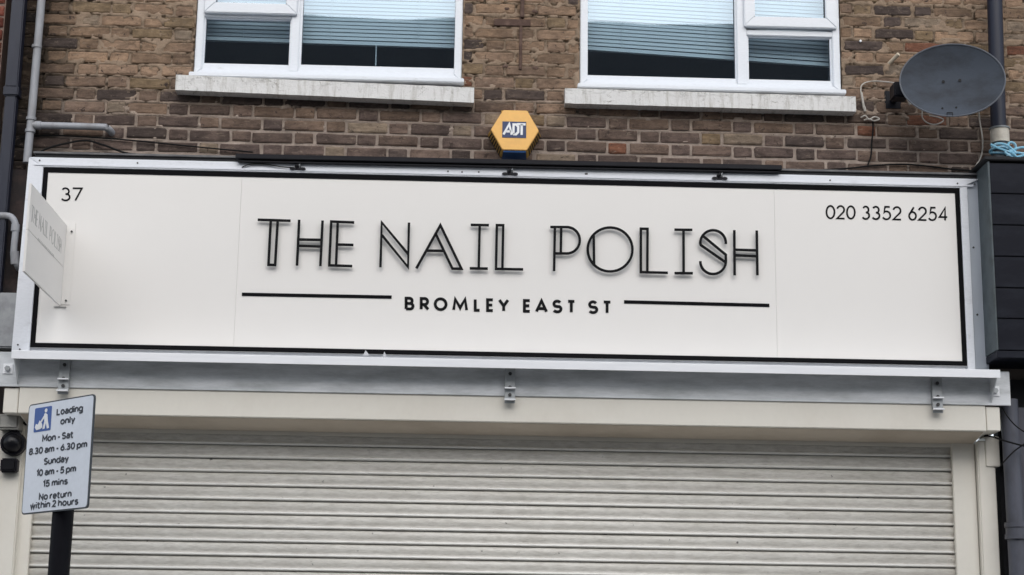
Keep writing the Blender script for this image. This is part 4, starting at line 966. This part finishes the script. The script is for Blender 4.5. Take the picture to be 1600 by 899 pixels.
LC = {  # glyph: (width, strokes)
 'L': (.50, [[(0, 1), (0, 0), (.5, 0)]]), 'M': (.74, [[(0, 0), (0, 1), (.37, .35), (.74, 1), (.74, 0)]]), 'N': (.62, [[(0, 0), (0, 1), (.62, 0), (.62, 1)]]),
 'S': (.56, [Ea(.28, .75, .27, .25, 30, 245, 8)[:-1]+[(.28, .52)]+Ea(.28, .26, .28, .26, 65, -150, 9)[1:]]),
 'o': (.58, [BOWL]), 'a': (.50, [('c', Ea(.24, .21, .24, .21, 0, 330, 11)), [(.50, 0), (.50, .46)]+Ea(.26, .46, .24, .26, 0, 150, 7)]), 'd': (.56, [BOWL, [(.57, 1.05), (.57, 0)]]),
 'p': (.56, [BOWL, [(0, XH), (0, -.32)]]), 'g': (.56, [BOWL, [(.57, XH), (.57, -.12)]+Ea(.29, -.12, .28, .22, 0, -140, 6)]),
 'i': (.02, [[(0, 0), (0, XH)], [(0, .92), (0, 1.06)]]), 'l': (.02, [[(0, 0), (0, 1.05)]]), 'n': (.50, ARCH), 'h': (.50, [[(0, 0), (0, 1.05)]]+ARCH[1:]),
 'm': (.82, [[(0, 0), (0, XH)], [(0, XH*.55)]+Ea(.205, XH*.62, .205, XH*.38, 170, 0, 6)+[(.41, 0)], [(.41, XH*.55)]+Ea(.615, XH*.62, .205, XH*.38, 170, 0, 6)+[(.82, 0)]]),
 'r': (.30, [[(0, 0), (0, XH)], [(0, XH*.5)]+Ea(.27, XH*.55, .27, XH*.43, 165, 80, 5)]), 'u': (.50, [[(0, XH)]+Ea(.25, .26, .25, .26, 180, 350, 7)+[(.50, XH)], [(.5, .3), (.5, 0)]]),
 's': (.42, [Ea(.21, XH*.75, .2, XH*.25, 30, 245, 6)[:-1]+[(.21, XH*.52)]+Ea(.21, XH*.26, .21, XH*.26, 65, -150, 7)[1:]]),
 't': (.34, [[(.10, 1.0), (.10, .14), (.20, 0), (.34, 0)], [(-.06, XH), (.32, XH)]]), 'e': (.54, [[(.04, XH*.52), (.54, XH*.52)]+Ea(.28, XH/2, .27, XH/2, 10, 310, 11)]),
 'y': (.50, [[(0, XH), (.26, .05)], [(.52, XH), (.16, -.32)]]), 'w': (.76, [[(0, XH), (.19, 0), (.38, XH), (.57, 0), (.76, XH)]]),
 '.': (.04, [[(0, 0), (0, .13)]]), '-': (.28, [[(0, .40), (.28, .40)]]), '1': (.22, [[(0, .78), (.2, 1), (.2, 0)]]),
 '0': (.56, [('c', Ea(.28, .5, .28, .5, 0, 340, 14))]), '2': (.52, [Ea(.25, .73, .25, .27, 160, -35, 8)+[(0, 0), (.54, 0)]]),
 '3': (.50, [Ea(.22, .75, .24, .25, 145, -85, 8)+Ea(.22, .26, .28, .26, 85, -150, 9)]), '5': (.52, [[(.48, 1), (.08, 1), (.05, .56)]+Ea(.23, .31, .29, .31, 120, -150, 9)]),
 '6': (.54, [('c', Ea(.27, .30, .27, .30, 0, 330, 11)), [(.42, 1), (.02, .42)]]), '8': (.54, [('c', Ea(.27, .77, .22, .23, 0, 330, 11)), ('c', Ea(.27, .28, .27, .28, 0, 330, 11))])}
def text_line(s, cu, cv, cap, width):
    adv = []; x = 0
    for ch in s:
        if ch == ' ': x += .26; continue
        adv.append((ch, x)); x += LC[ch][0]+.24
    tot = x-.24; k_ = width/tot; m = MB()
    for ch, x0_ in adv:
        for n_, st in enumerate(LC[ch][1]):
            closed = isinstance(st, tuple); pts = st[1] if closed else st
            m.ribbon([(cu-width/2+(x0_+u)*k_, cv+v*cap) for u, v in pts], .0066, -.0038-.0003*n_, -.0021, closed)
    plate(m).build('lettering', SIGNK, face)
def uf(f): return -hw_+sw_*f
def vf(f): return hh_-sh_*f
for s, fu, fv, fw in (('Loading', .645, .135, .39), ('only', .625, .225, .21), ('Mon - Sat', .49, .360, .47), ('8.30 am - 6.30 pm', .50, .462, .89),
                  ('Sunday', .49, .568, .37), ('10 am - 5 pm', .50, .665, .60), ('15 mins', .50, .768, .37), ('No return', .51, .882, .49), ('within 2 hours', .50, .955, .73)):
    text_line(s, uf(fu), vf(fv), .0240, fw*sw_*.97)
pst = Rm @ Vector((.055, .045, 0))
pa_ = at(97, 800, YQ+.05)
MB().cyl((pa_.x-.004, YQ+.052, .13), (pa_.x+.006, YQ+.052, sz_+.18), .0445, 24).build('post', POST, ps, smooth=True)
MB().cyl((pa_.x+.006, YQ+.052, sz_+.18), (pa_.x+.006, YQ+.052, sz_+.192), .047, 24).build('post_cap', POST, ps, smooth=True)
for dz in (-.12, .12): MB().box(pa_.x-.05, pa_.x+.05, YQ+.046, YQ+.052, sz_+dz-.012, sz_+dz+.012).build('clip', BRKT, ps)

# ------------------------------------------------------------------ the far side of the street (seen only in the window glass)
op = empty('opposite_terrace', (0, -24, .12), 'pale rendered terrace with slate roof across the street, behind the viewer', 'building')
OB = M('grey_facade', (.26, .27, .29), .85, 0, (.16, .16, .17), .6, 1)
MB().box(-24, 24, -21, -14.5, .12, 7.2).build('wall', STUCCO, op)
MB().box(-6.5, 7.5, -20.9, -14.4, .13, 9.8).build('tall_wall', OB, op)
MB().prism([(-14.2, 9.8), (-17.6, 12.12), (-21.1, 9.8)], 'x', -6.6, 7.6).build('roof', ROOF, op)
MB().prism([(-14.4, 7.2), (-17.6, 8.6), (-21.1, 7.2)], 'x', -24, -6.7).build('roof', ROOF, op)
MB().prism([(-14.4, 7.2), (-17.6, 8.6), (-21.1, 7.2)], 'x', 7.7, 24).build('roof', ROOF, op)
OG = M('far_window_glass', (.03, .035, .045), .1)
f0 = MB().box(-.6, .6, -14.4, -14.33, 1.0, 2.45).build('window', OG, op)
for fl in range(3):
    for i in range(14):
        x = -21+i*3.2
        if fl == 2 and not -6 < x < 7: continue
        if fl or i: copy_part(f0, op, (x, .0 if -6 < x < 7 else -.1, fl*2.55))
f0.location.x += -21; f0.location.y -= .1
for x in (-5.9, 6.9): MB().box(x-.5, x+.5, -18.2, -17.2, 11.6, 13.4).build('chimney', STUCCO, op)
